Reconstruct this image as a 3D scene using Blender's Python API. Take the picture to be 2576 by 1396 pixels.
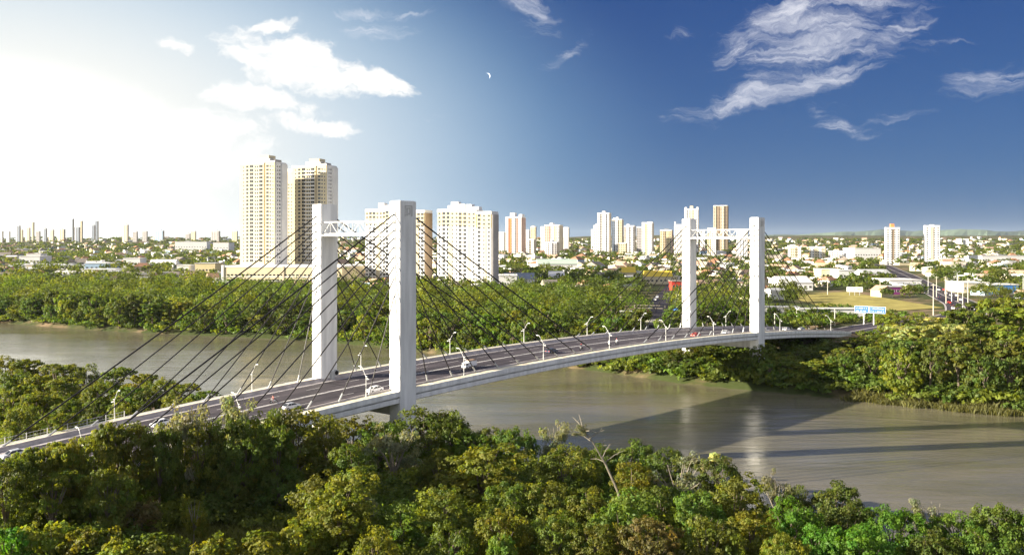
import bpy, math, random
import numpy as np
from mathutils import Vector

for o in list(bpy.data.objects): bpy.data.objects.remove(o)
SC = bpy.context.scene
COL = SC.collection
F, HY, CAMZ = 2300.0, 612.0, 40.0           # focal length and horizon in a 2576 px wide picture, camera height above the river

# ------------------------------------------------------------------ camera
cam = bpy.data.cameras.new('camera'); cam_o = bpy.data.objects.new('camera', cam); COL.objects.link(cam_o)
cam_o.location = (0, 0, CAMZ); cam_o.rotation_euler = (math.pi/2, 0, 0)
cam.sensor_width = 36; cam.lens = 36*F/2576; cam.shift_y = -(698-HY)/2576
cam.clip_start = 1; cam.clip_end = 60000
SC.camera = cam_o

# ------------------------------------------------------------------ light
SUN_EL = math.radians(16); SUN_AZ = math.radians(-99.8)      # azimuth measured from +Y towards +X
sun_dir = Vector((math.sin(SUN_AZ)*math.cos(SUN_EL), math.cos(SUN_AZ)*math.cos(SUN_EL), math.sin(SUN_EL)))
sl = bpy.data.lights.new('sun', 'SUN'); sl.energy = 4.6; sl.angle = math.radians(0.5); sl.color = (1.0, 0.90, 0.73)
so = bpy.data.objects.new('sun', sl); COL.objects.link(so); so.location = (-200, -50, 200)
so.rotation_euler = (-sun_dir).to_track_quat('-Z', 'Y').to_euler()
SC.view_settings.view_transform = 'Standard'; SC.view_settings.look = 'None'
SC.view_settings.exposure = 2.0; SC.view_settings.gamma = 1.0; SC.view_settings.use_curve_mapping = False
SC.render.engine = 'CYCLES'
SC.cycles.max_bounces = 6; SC.cycles.diffuse_bounces = 3; SC.cycles.glossy_bounces = 3
SC.cycles.transmission_bounces = 3; SC.cycles.transparent_max_bounces = 4; SC.cycles.volume_bounces = 0
SC.cycles.use_denoising = True
SC.cycles.sample_clamp_indirect = 4

class NT:
    """small node helper"""
    def __init__(s, tree): s.t = tree
    def n(s, typ, **kw):
        nd = s.t.nodes.new(typ)
        for k, v in kw.items(): setattr(nd, k, v)
        return nd
    def set(s, sock, v):
        if hasattr(v, 'is_output'): s.t.links.new(v, sock)
        elif isinstance(v, bpy.types.Node): s.t.links.new(v.outputs[0], sock)
        elif v is not None: sock.default_value = v
    def math(s, op, a, b=None, c=None, clamp=False):
        nd = s.n('ShaderNodeMath', operation=op, use_clamp=clamp)
        for i, v in enumerate((a, b, c)):
            if v is not None: s.set(nd.inputs[i], v)
        return nd.outputs[0]
    def vmath(s, op, a, b=None):
        nd = s.n('ShaderNodeVectorMath', operation=op); s.set(nd.inputs[0], a)
        if b is not None: s.set(nd.inputs[1], b)
        return nd.outputs[0]
    def ss(s, v, a, b, lo=0.0, hi=1.0):
        nd = s.n('ShaderNodeMapRange', interpolation_type='SMOOTHSTEP')
        s.set(nd.inputs[0], v); s.set(nd.inputs[1], a); s.set(nd.inputs[2], b); s.set(nd.inputs[3], lo); s.set(nd.inputs[4], hi)
        return nd.outputs[0]
    def mix(s, f, a, b, blend='MIX'):
        nd = s.n('ShaderNodeMix', data_type='RGBA', blend_type=blend)
        s.set(nd.inputs[0], f); s.set(nd.inputs[6], a); s.set(nd.inputs[7], b)
        return nd.outputs[2]
    def noise(s, vec, scale, detail=4, rough=.55, dist=0.0):
        nd = s.n('ShaderNodeTexNoise'); 
        if vec is not None: s.set(nd.inputs['Vector'], vec)
        nd.inputs['Scale'].default_value = scale; nd.inputs['Detail'].default_value = detail
        nd.inputs['Roughness'].default_value = rough; nd.inputs['Distortion'].default_value = dist
        return nd
    def mapping(s, vec, scale=(1,1,1), rot=(0,0,0), loc=(0,0,0)):
        nd = s.n('ShaderNodeMapping'); s.set(nd.inputs[0], vec)
        nd.inputs['Scale'].default_value = scale; nd.inputs['Rotation'].default_value = rot; nd.inputs['Location'].default_value = loc
        return nd.outputs[0]

# ------------------------------------------------------------------ sky
def make_world():
    w = bpy.data.worlds.new('World'); SC.world = w; w.use_nodes = True
    t = w.node_tree; t.nodes.clear(); N = NT(t)
    sky = N.n('ShaderNodeTexSky', sky_type='NISHITA', sun_disc=False)
    sky.sun_elevation = SUN_EL; sky.sun_rotation = SUN_AZ
    sky.altitude = 200; sky.air_density = 1.0; sky.dust_density = 0.6; sky.ozone_density = 2.5
    tc = N.n('ShaderNodeTexCoord').outputs['Generated']
    sep = N.n('ShaderNodeSeparateXYZ'); N.set(sep.inputs[0], tc)
    x, y, z = sep.outputs
    az = N.math('ARCTAN2', x, y); el = N.math('ARCSINE', z)
    # deep blue of the clear part
    base = N.mix(1.0, sky.outputs[0], (0.05, 0.14, 0.30, 1), 'MULTIPLY')
    clear = N.mix(N.ss(el, 0.0, 0.32), (.25, .78, 1.9, 1), (.07, .36, 1.42, 1))
    base = N.mix(.72, base, clear)
    # bright haze round the sun, spreading into the left of the view
    da = N.math('MAXIMUM', N.math('SUBTRACT', N.math('ABSOLUTE', N.math('SUBTRACT', az, SUN_AZ)), math.radians(70)), 0.0)
    de = N.math('MULTIPLY', N.math('MAXIMUM', N.math('SUBTRACT', el, 0.08), 0.0), 2.0)
    dist = N.math('SQRT', N.math('ADD', N.math('POWER', da, 2.0), N.math('POWER', de, 2.0)))
    g1 = N.ss(dist, 0.74, 0.28); g2 = N.ss(dist, 0.60, 0.05)
    core = N.ss(dist, .22, 0.0, 1.0, 2.2)
    white = N.vmath('SCALE', (5.4, 5.25, 4.85)); t.links.new(core, white.node.inputs['Scale'])
    col = N.mix(g1, base, (1.55, 2.65, 3.75, 1))
    col = N.mix(g2, col, white)
    # clouds: each a turned ellipse in azimuth and elevation, broken up by noise
    comb = N.n('ShaderNodeCombineXYZ'); N.set(comb.inputs[0], az); N.set(comb.inputs[1], el)
    P = comb.outputs[0]
    warp = N.noise(P, 9.0, 5, .6)
    wv = N.vmath('MULTIPLY', N.vmath('SUBTRACT', warp.outputs['Color'], (.5, .5, .5)), (0.075, 0.06, 0))
    PW = N.vmath('ADD', P, wv)
    fine = N.noise(PW, 55.0, 4, .6)
    PW = N.vmath('ADD', PW, N.vmath('MULTIPLY', N.vmath('SUBTRACT', fine.outputs['Color'], (.5, .5, .5)), (0.022, 0.012, 0)))
    streak = N.noise(N.mapping(PW, (11, 58, 1), (0, 0, -.26)), 1.0, 12, .68, .9).outputs[0]
    streak2 = N.noise(N.mapping(PW, (18, 90, 1), (0, 0, .35), (3, 1, 0)), 1.0, 10, .66, .8).outputs[0]
    puff = N.noise(N.mapping(PW, (20, 34, 1), (0, 0, .2)), 1.0, 9, .66, .2).outputs[0]
    def blob(px, py, rx, ry, rot):
        yy = F; xx = px-1288; a = math.atan2(xx, yy); k = math.cos(a)
        e = math.atan((HY-py)/F*k)
        m = N.mapping(PW, (1, 1, 1), (0, 0, 0), (-a, -e, 0))
        m2 = N.n('ShaderNodeVectorRotate', rotation_type='Z_AXIS'); N.set(m2.inputs[0], m); m2.inputs['Angle'].default_value = -math.radians(rot)
        m3 = N.vmath('MULTIPLY', m2.outputs[0], (F/(rx*k*k), F/(ry*k), 0))
        ln = N.n('ShaderNodeVectorMath', operation='LENGTH'); N.set(ln.inputs[0], m3)
        return N.ss(ln.outputs['Value'], 1.25, 0.15)
    def field(lst):
        acc = None
        for (px, py, rx, ry, rot, amp) in lst:
            b = N.math('MULTIPLY', blob(px, py, rx, ry, rot), amp)
            acc = b if acc is None else N.math('MAXIMUM', acc, b)
        return acc
    fp = field([(745,165,290,100,-16,1), (930,212,150,58,-20,1), (455,112,90,24,-8,.7), (690,66,110,34,14,.7),
                (650,262,270,50,-7,.85), (760,318,190,36,-4,.9), (430,330,380,130,-14,1), (271,120,26,40,0,.55), (560,400,240,60,0,.6)])
    fs = field([(960,75,190,40,4,.66), (1320,18,130,55,-30,.75), (1420,135,120,24,36,.62), (2060,90,330,120,14,.92), (1860,120,90,75,-20,.75),
                (2265,85,140,50,32,.8), (1960,232,370,48,13,.98), (2460,205,170,45,6,.75), (2370,102,190,14,4,.5), (2100,318,160,30,-22,.68),
                (2290,300,150,18,8,.55), (1090,300,70,14,15,.5), (1700,85,70,22,0,.5), (1990,40,190,60,25,.95), (2180,140,120,26,30,.7), (900,30,120,20,6,.6), (1030,30,110,18,-4,.55), (2540,200,90,20,-8,.6), (1400,195,40,16,50,.4)])
    fill_clouds = N.math('MULTIPLY', N.ss(y, .78, .25), N.ss(N.noise(tc, 2.2, 3).outputs[0], .34, .56, .45, 1.0))  # bright clouds outside the view, thickened to add fill on shaded faces
    fs = N.math('MAXIMUM', fs, N.math('MULTIPLY', fill_clouds, 1.25))
    cp = N.ss(N.math('ADD', N.math('MULTIPLY', fp, 0.62), N.math('MULTIPLY', puff, 1.25)), .88, 1.16)
    st = N.math('ADD', N.math('MULTIPLY', streak, .62), N.math('MULTIPLY', streak2, .38))
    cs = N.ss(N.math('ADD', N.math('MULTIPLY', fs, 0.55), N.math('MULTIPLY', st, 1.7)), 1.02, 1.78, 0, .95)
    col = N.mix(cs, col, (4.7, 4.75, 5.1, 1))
    col = N.mix(cp, col, (5.3, 5.3, 5.2, 1))
    bg = N.n('ShaderNodeBackground'); N.set(bg.inputs[0], col); bg.inputs[1].default_value = 0.05
    out = N.n('ShaderNodeOutputWorld'); t.links.new(bg.outputs[0], out.inputs[0])
    w.cycles.sampling_method = 'MANUAL'; w.cycles.sample_map_resolution = 512
make_world()

# ------------------------------------------------------------------ helpers
RNG = np.random.default_rng(7); random.seed(7)
def tag(o, label=None, cat=None, group=None, kind=None):
    if label: o['label'] = label
    if cat: o['category'] = cat
    if group: o['group'] = group
    if kind: o['kind'] = kind
    return o
def empty(name, loc=(0,0,0), rz=0.0, **k):
    o = bpy.data.objects.new(name, None); COL.objects.link(o); o.location = loc; o.rotation_euler = (0, 0, rz)
    o.empty_display_size = .5
    return tag(o, **k)
def link(name, me, parent=None, loc=None, **k):
    o = bpy.data.objects.new(name, me); COL.objects.link(o)
    if parent: o.parent = parent
    if loc is not None: o.location = loc
    return tag(o, **k)
def copy_tree(o, parent=None):
    c = o.copy(); COL.objects.link(c); c.parent = parent
    for ch in o.children: copy_tree(ch, c)
    return c
class MB:
    def __init__(s): s.v, s.f, s.m = [], [], []
    def quad(s, pts, m=0):
        i = len(s.v); s.v += [tuple(p) for p in pts]; s.f.append(tuple(range(i, i+len(pts)))); s.m.append(m)
    def hexa(s, b, t, m=0, cap=True):
        n = len(b); i = len(s.v); s.v += [tuple(p) for p in b]+[tuple(p) for p in t]
        for k in range(n): s.f.append((i+k, i+(k+1) % n, i+n+(k+1) % n, i+n+k)); s.m.append(m)
        if cap: s.f.append(tuple(range(i+n-1, i-1, -1))); s.f.append(tuple(range(i+n, i+2*n))); s.m += [m, m]
        return s
    def box(s, x0, y0, z0, x1, y1, z1, m=0, yaw=0, c=(0,0), top=(1,1)):
        cx, cy = (x0+x1)/2, (y0+y1)/2
        b = [(x0,y0),(x1,y0),(x1,y1),(x0,y1)]; t = [(cx+(p[0]-cx)*top[0], cy+(p[1]-cy)*top[1]) for p in b]
        ca, sa = math.cos(yaw), math.sin(yaw)
        R = lambda p: (c[0]+p[0]*ca-p[1]*sa, c[1]+p[0]*sa+p[1]*ca)
        return s.hexa([(*R(p), z0) for p in b], [(*R(p), z1) for p in t], m)
    def tube(s, p0, p1, r0, r1=None, n=6, m=0, cap=True):
        p0, p1 = Vector(p0), Vector(p1); r1 = r0 if r1 is None else r1; d = (p1-p0).normalized()
        a = d.orthogonal().normalized(); b = d.cross(a)
        ring = lambda p, r: [p+(a*math.cos(2*math.pi*k/n)+b*math.sin(2*math.pi*k/n))*r for k in range(n)]
        return s.hexa(ring(p0, r0), ring(p1, r1), m, cap)
    def path(s, pts, r0, r1=None, n=5, m=0):
        r1 = r0 if r1 is None else r1; k = len(pts)-1
        for i in range(k): s.tube(pts[i], pts[i+1], r0+(r1-r0)*i/k, r0+(r1-r0)*(i+1)/k, n, m)
        return s
    def sweep(s, prof, ss, pos, m=0, cap=True):
        """closed profile [(v,z)] carried along ss; pos(s,v,z)->xyz"""
        n = len(prof); i0 = len(s.v)
        for q in ss: s.v += [pos(q, v, z) for v, z in prof]
        for a in range(len(ss)-1):
            for k in range(n):
                i = i0+a*n; s.f.append((i+k, i+(k+1) % n, i+n+(k+1) % n, i+n+k)); s.m.append(m)
        if cap:
            s.f.append(tuple(range(i0+n-1, i0-1, -1))); e = i0+(len(ss)-1)*n; s.f.append(tuple(range(e, e+n))); s.m += [m, m]
        return s
    def lathe(s, prof, n=10, c=(0,0,0), m=0):
        i0 = len(s.v)
        for r, z in prof: s.v += [(c[0]+r*math.cos(2*math.pi*k/n), c[1]+r*math.sin(2*math.pi*k/n), c[2]+z) for k in range(n)]
        for a in range(len(prof)-1):
            for k in range(n): s.f.append((i0+a*n+k, i0+a*n+(k+1) % n, i0+(a+1)*n+(k+1) % n, i0+(a+1)*n+k)); s.m.append(m)
        return s
    def mesh(s, name, mats):
        me = bpy.data.meshes.new(name); me.from_pydata(s.v, [], s.f)
        for m in (mats if isinstance(mats, (list, tuple)) else [mats]): me.materials.append(m)
        if any(s.m): me.polygons.foreach_set('material_index', s.m)
        me.update(); return me
    def build(s, name, mats, parent=None, loc=None, smooth=False, **k):
        me = s.mesh(name, mats)
        if smooth: me.polygons.foreach_set('use_smooth', [True]*len(me.polygons))
        return link(name, me, parent, loc, **k)
def np_mesh(name, V, Q, mats, mi=None, tone=None):
    me = bpy.data.meshes.new(name); nf, k = Q.shape
    me.vertices.add(len(V)); me.vertices.foreach_set('co', np.ascontiguousarray(V, dtype=np.float32).ravel())
    me.loops.add(nf*k); me.loops.foreach_set('vertex_index', np.ascontiguousarray(Q, dtype=np.int32).ravel())
    me.polygons.add(nf); me.polygons.foreach_set('loop_start', np.arange(nf, dtype=np.int32)*k)
    for m in (mats if isinstance(mats, (list, tuple)) else [mats]): me.materials.append(m)
    if mi is not None: me.polygons.foreach_set('material_index', np.ascontiguousarray(mi, dtype=np.int32))
    if tone is not None:
        a = me.attributes.new('tone', 'FLOAT_COLOR', 'FACE'); c = np.ones((nf, 4), np.float32); c[:, :3] = tone; a.data.foreach_set('color', c.ravel())
    me.update(calc_edges=True); me.validate(); return me
def at(px, Y, py=None):
    """picture column (2576 wide) at depth Y -> x, and z for a row"""
    x = (px-1288)/F*Y
    return x if py is None else (x, CAMZ+(HY-py)/F*Y)
def px_of(x, y): return 1288+F*x/max(y, 1e-3)
def py_of(y, z): return HY-(z-CAMZ)*F/y

# ------------------------------------------------------------------ materials
MATS = {}
def mat(name, col, rough=.7, spec=.3, metal=0, var=.12, scale=2.0, bump=0, streak=False, coord='Object'):
    m = bpy.data.materials.new(name); m.use_nodes = True; t = m.node_tree; N = NT(t)
    b = t.nodes['Principled BSDF']; b.inputs['Roughness'].default_value = rough; b.inputs['Metallic'].default_value = metal
    b.inputs['Specular IOR Level'].default_value = spec
    tc = N.n('ShaderNodeTexCoord').outputs[coord]
    vec = N.mapping(tc, (1, 1, .12)) if streak else tc
    nz = N.noise(vec, scale, 5, .6)
    f = N.ss(nz.outputs[0], .3, .7)
    lo = [c*(1-var) for c in col]; hi = [min(1, c*(1+var*.6)) for c in col]
    N.set(b.inputs['Base Color'], N.mix(f, (*lo, 1), (*hi, 1)))
    if bump:
        bm = N.n('ShaderNodeBump'); bm.inputs['Strength'].default_value = bump; bm.inputs['Distance'].default_value = .05
        N.set(bm.inputs['Height'], N.noise(tc, scale*6, 4).outputs[0]); N.set(b.inputs['Normal'], bm.outputs[0])
    MATS[name] = m; return m
white_con = mat('white_concrete', (.74, .74, .73), .75, .25, var=.17, scale=.8, streak=True, bump=.08)
grey_con = mat('grey_concrete', (.50, .50, .49), .8, .25, var=.16, scale=.7, streak=True, bump=.1)
pave = mat('sidewalk_paving', (.78, .70, .50), .85, .2, var=.15, scale=.8)
barrier_m = mat('barrier_concrete', (.42, .38, .37), .85, .2, var=.2, scale=.6, streak=True)
asphalt = mat('asphalt', (.050, .042, .048), .8, .25, var=.25, scale=.25)
paint_w = mat('road_paint', (.62, .60, .58), .7, .3, var=.2, scale=1.5)
def road_surface():
    m = bpy.data.materials.new('worn_roadway'); m.use_nodes = True; t = m.node_tree; N = NT(t); b = t.nodes['Principled BSDF']
    tc = N.n('ShaderNodeTexCoord').outputs['Object']
    lane = N.noise(N.mapping(tc, (.004, .55, 1)), 1.0, 5, .6).outputs[0]; patch_ = N.noise(N.mapping(tc, (.05, .16, 1)), 1.0, 3, .5).outputs[0]; grit = N.noise(tc, 1.5, 4).outputs[0]
    f = N.math('ADD', N.math('MULTIPLY', lane, .6), N.math('ADD', N.math('MULTIPLY', patch_, .25), N.math('MULTIPLY', grit, .15)))
    N.set(b.inputs['Base Color'], N.mix(N.ss(f, .38, .62), (.030, .025, .029, 1), (.072, .060, .066, 1))); b.inputs['Roughness'].default_value = .75; b.inputs['Specular IOR Level'].default_value = .3
    return m
roadway_m = road_surface()
cable_m = mat('cable_sheath', (.018, .015, .014), .5, .3, var=.2)
steel_w = mat('white_steel', (.70, .70, .68), .45, .4, var=.06)
steel_g = mat('galvanised_steel', (.45, .46, .46), .5, .4, metal=.3, var=.1)
bark = mat('bark', (.16, .13, .10), .9, .1, var=.35, scale=3, streak=True)
bark_pale = mat('pale_bark', (.26, .23, .18), .9, .1, var=.3, scale=3, streak=True)
tyre_m = mat('tyre_rubber', (.02, .02, .02), .8, .2)
glass_m = mat('dark_glass', (.025, .028, .03), .12, .6, var=.2)
glass_b = mat('window_glass', (.055, .055, .06), .15, .6, var=.35, scale=.6)
w_white = mat('white_render', (.74, .73, .71), .85, .2, var=.06, scale=.15)
w_cream = mat('cream_render', (.62, .54, .36), .85, .2, var=.08, scale=.15)
w_beige = mat('beige_render', (.57, .49, .37), .85, .2, var=.08, scale=.15)
w_yellow = mat('yellow_render', (.70, .60, .36), .85, .2, var=.1, scale=.15)
w_brown = mat('brown_render', (.27, .20, .13), .85, .2, var=.12, scale=.15)
w_orange = mat('orange_render', (.62, .24, .09), .85, .2, var=.1, scale=.15)
w_slate = mat('slate_render', (.12, .15, .20), .5, .4, var=.15, scale=.15)
w_blue = mat('pale_blue_render', (.35, .48, .62), .8, .2, var=.1, scale=.15)
w_grey = mat('grey_render', (.38, .36, .35), .85, .2, var=.12, scale=.15)
w_pink = mat('rose_render', (.55, .36, .28), .85, .2, var=.1, scale=.15)
r_tile = mat('terracotta_tile', (.32, .17, .10), .85, .2, var=.3, scale=.5)
r_tile2 = mat('faded_terracotta_tile', (.42, .29, .20), .85, .2, var=.3, scale=.5)
r_metal = mat('grey_metal_roof', (.48, .48, .47), .55, .4, var=.18, scale=.3)
r_white = mat('white_metal_roof', (.72, .70, .66), .6, .3, var=.12, scale=.3)
r_brown = mat('old_fibre_roof', (.30, .26, .22), .9, .2, var=.25, scale=.4)
r_yellow = mat('yellow_metal_roof', (.72, .52, .05), .6, .3, var=.12, scale=.3)
r_bluegrey = mat('blue_grey_roof', (.24, .27, .32), .6, .3, var=.15, scale=.3)
red_paint = mat('red_paint', (.55, .05, .03), .5, .4)
blue_paint = mat('blue_sign_face', (.012, .10, .62), .45, .4, var=.06)
blue_roof = mat('blue_panel', (.05, .22, .60), .5, .4, var=.08)
white_paint = mat('white_paint', (.82, .82, .82), .4, .4, var=.03)
tin = mat('lamp_lens', (.55, .55, .52), .2, .5)

def leaf_material(name, transl=.5):
    m = bpy.data.materials.new(name); m.use_nodes = True; t = m.node_tree; N = NT(t)
    b = t.nodes['Principled BSDF']; out = t.nodes['Material Output']
    oi = N.n('ShaderNodeObjectInfo'); at_ = N.n('ShaderNodeAttribute', attribute_name='tone')
    c = N.mix(1.0, oi.outputs['Color'], at_.outputs['Color'], 'MULTIPLY')
    hs = N.n('ShaderNodeHueSaturation'); N.set(hs.inputs['Color'], c)
    N.set(hs.inputs['Hue'], N.math('MULTIPLY_ADD', oi.outputs['Random'], .03, .506))
    N.set(hs.inputs['Value'], N.math('MULTIPLY_ADD', oi.outputs['Random'], .4, .8))
    N.set(b.inputs['Base Color'], hs.outputs[0]); b.inputs['Roughness'].default_value = .55; b.inputs['Specular IOR Level'].default_value = .25
    tr = N.n('ShaderNodeBsdfTranslucent'); N.set(tr.inputs[0], N.mix(1.0, hs.outputs[0], (1.65, 1.5, .55, 1), 'MULTIPLY'))
    mx = N.n('ShaderNodeMixShader'); mx.inputs[0].default_value = transl
    t.links.new(b.outputs[0], mx.inputs[1]); t.links.new(tr.outputs[0], mx.inputs[2]); t.links.new(mx.outputs[0], out.inputs[0])
    MATS[name] = m; return m
leaf_m = leaf_material('leaf')

# ------------------------------------------------------------------ land form
TH = 0.719; BD = np.array([math.sin(TH), math.cos(TH)]); BN = np.array([BD[1], -BD[0]])     # along the bridge / to its near side
BM = np.array([-27.774, 169.397])                                                        # midpoint between the near pylons
BROT = math.atan2(BD[1], BD[0])
def bp(s, v, z): 
    q = BM+BD*s+BN*v; return (float(q[0]), float(q[1]), z)
def deck_z(s): return 15.6-.000336*(s-68.7)**2
def to_sv(x, y):
    dx, dy = x-BM[0], y-BM[1]; return dx*BD[0]+dy*BD[1], dx*BN[0]+dy*BN[1]
FARB = [(812,0),(820,110),(830,230),(843,500),(856,780),(874,960),(892,1110),(932,1500),(962,1700),(980,1880),(1010,2200),(1044,2576)]
fx = [(-2000,980),(-900,660),(-500,520)]+[((px-1288)/F*(CAMZ*F/(py-HY)), CAMZ*F/(py-HY)) for py, px in FARB]+[(180,182),(300,120),(500,30),(900,-100),(2500,-500)]
FBX = np.array([p[0] for p in fx]); FBY = np.array([p[1] for p in fx])
nb = [(-2000,700),(-900,470),(-400,330),(-190,262),(-120,224),(-84,203),(-58,188),(-38,176),(-20,166),(-4,154),(12,148),(24,136),(34,122),(44,112),(56,104),(72,100),(100,82),(160,50),(300,-40),(500,-150),(900,-320),(2500,-800)]
NBX = np.array([p[0] for p in nb]); NBY = np.array([p[1] for p in nb])
def smooth(a, b, x):
    t = np.clip((x-a)/(b-a), 0, 1); return t*t*(3-2*t)
def ground(x, y):
    x = np.asarray(x, float); y = np.asarray(y, float)
    dF = (y-np.interp(x, FBX, FBY))*.72; dN = (np.interp(x, NBX, NBY)-y)*.78
    bank_f = np.interp(dF, [-14,-2,0,2,6,20,60,110], [-3.5,-1.0,-.15,.9,1.9,3.2,5.2,6.0])
    bank_n = np.interp(dN, [-14,-2,0,2,6,25,60,200], [-3.5,-1.0,-.15,.9,1.9,3.4,4.4,5.5])
    rr = x/np.maximum(y, 50.)
    el = np.interp(y, [0,700,1000,1800,2500,3500,4300,6000,40000], [0,1,4,12,25,50,44,30,30])
    er = np.interp(y, [0,700,1000,1800,2500,3500,5000,7000,40000], [0,1,4,12,24,45,78,50,40])
    w = smooth(-.12, .12, rr); e = el*(1-w)+er*w
    lump = 3.0*np.sin(x*.0071+1.3)*np.sin(y*.0053+.4)+2.0*np.sin(x*.017+y*.011)
    zf = bank_f+e+lump*smooth(700, 1500, y)
    z = np.where(dF > -1e-9+0*dF, zf, np.where(dN > 0, bank_n, np.maximum(bank_f, bank_n)))
    s, v = to_sv(x, y)
    wa = smooth(17, 11, np.abs(v))*smooth(184, 199, s)*smooth(275, 240, s)
    z = z*(1-wa)+(deck_z(np.minimum(s, 232))-.55)*wa
    wb = smooth(17, 11, np.abs(v))*smooth(-96, -112, s)
    z = z*(1-wb)+(deck_z(np.maximum(s, -112))-.55)*wb
    return z
def gz(x, y): return float(ground(x, y))

def land_material():
    m = bpy.data.materials.new('earth_and_scrub'); m.use_nodes = True; t = m.node_tree; N = NT(t); b = t.nodes['Principled BSDF']
    tc = N.n('ShaderNodeTexCoord').outputs['Object']
    big = N.noise(tc, .012, 5, .6).outputs[0]; mid = N.noise(tc, .09, 5, .65).outputs[0]; fine = N.noise(tc, .9, 4, .6).outputs[0]
    green = N.mix(fine, (.030, .045, .012, 1), (.075, .090, .030, 1))
    soil = N.mix(mid, (.16, .105, .06, 1), (.27, .20, .125, 1))
    c = N.mix(N.ss(N.math('ADD', N.math('MULTIPLY', big, .6), N.math('MULTIPLY', mid, .4)), .47, .60), green, soil)
    N.set(b.inputs['Base Color'], c); b.inputs['Roughness'].default_value = .95; b.inputs['Specular IOR Level'].default_value = .1
    return m
def water_material():
    m = bpy.data.materials.new('river_water'); m.use_nodes = True; t = m.node_tree; N = NT(t); b = t.nodes['Principled BSDF']
    tc = N.n('ShaderNodeTexCoord').outputs['Object']
    rot = math.radians(35)
    silt = N.noise(N.mapping(tc, (.012, .05, 1), (0, 0, rot)), 1.0, 5, .6, .6).outputs[0]
    N.set(b.inputs['Base Color'], N.mix(N.ss(silt, .3, .72), (.120, .110, .062, 1), (.182, .160, .112, 1)))
    N.set(b.inputs['Roughness'], N.ss(N.noise(N.mapping(tc, (.01, .04, 1), (0, 0, rot)), 1.0, 4).outputs[0], .35, .7, .07, .20))
    b.inputs['IOR'].default_value = 1.33; b.inputs['Specular IOR Level'].default_value = .8
    r1 = N.noise(N.mapping(tc, (.10, .42, 1), (0, 0, rot*.4)), 1.0, 6, .62, .5).outputs[0]
    r2 = N.noise(N.mapping(tc, (.5, 1.6, 1), (0, 0, rot*.4)), 1.0, 5, .6).outputs[0]
    r3 = N.noise(N.mapping(tc, (.016, .07, 1), (0, 0, rot)), 1.0, 3, .5, .8).outputs[0]
    amp = N.ss(r3, .35, .65, .35, 1.0)
    hgt = N.math('MULTIPLY', N.math('ADD', N.math('MULTIPLY', r1, 1.0), N.math('MULTIPLY', r2, .32)), amp)
    bm = N.n('ShaderNodeBump'); bm.inputs['Strength'].default_value = .42; bm.inputs['Distance'].default_value = .5
    N.set(bm.inputs['Height'], hgt); N.set(b.inputs['Normal'], bm.outputs[0])
    return m
land_m = land_material()
def make_land():
    def axis(core, step, far):
        a = [core[0]]
        while a[-1] < core[1]: a.append(a[-1]+step)
        d = step
        while a[-1] < far[1]: d *= 1.13; a.append(a[-1]+d)
        d = step
        while a[0] > far[0]: d *= 1.2; a.insert(0, a[0]-d)
        return np.array(a)
    X = axis((-330, 330), 4.5, (-22000, 22000)); Y = axis((60, 560), 4.5, (-9000, 26000))
    gx, gy = np.meshgrid(X, Y); V = np.stack([gx, gy, ground(gx, gy)], -1).reshape(-1, 3)
    ny, nx = gx.shape; i = np.arange(ny-1)[:, None]*nx+np.arange(nx-1)[None]
    Q = np.stack([i, i+1, i+nx+1, i+nx], -1).reshape(-1, 4)
    me = np_mesh('ground', V, Q, land_m); me.polygons.foreach_set('use_smooth', [True]*len(me.polygons))
    link('ground', me, kind='structure')
    m = MB()
    xs = np.linspace(-2400, 2400, 33); ys = np.linspace(-900, 1000, 20)
    for a in range(32):
        for b in range(19): m.quad([(xs[a],ys[b],0),(xs[a+1],ys[b],0),(xs[a+1],ys[b+1],0),(xs[a],ys[b+1],0)])
    m.build('river', water_material(), kind='structure')
    # far blue-green ridge on the right skyline
    hm = MB(); rnd = random.Random(4); n = 90; rows = []
    for i in range(n+1):
        px = 1900+i*(1500/n); u = i/n
        top = np.interp(px, [1900,2020,2120,2230,2300,2380,2440,2520,2600,2800,3400], [592,589,584,577,581,579,576,582,580,586,596])+rnd.uniform(-1.2, 1.2)
        Yc = 15500+900*math.sin(i*.31)
        rows.append([(at(px, Yc-2600), Yc-2600, 20), (at(px, Yc-1300), Yc-1300, 20+(CAMZ+(HY-top)/F*Yc-20)*(.42+.16*math.sin(i*1.1))), (at(px, Yc), Yc, CAMZ+(HY-top)/F*Yc), (at(px, Yc+1800), Yc+1800, 20)])
    for a, b in zip(rows, rows[1:]):
        for k in range(3): hm.quad([a[k], b[k], b[k+1], a[k+1]])
    hm.build('hills', mat('hill_scrub', (.10, .14, .09), .95, .1, var=.3, scale=.002), kind='structure')
make_land()

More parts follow.
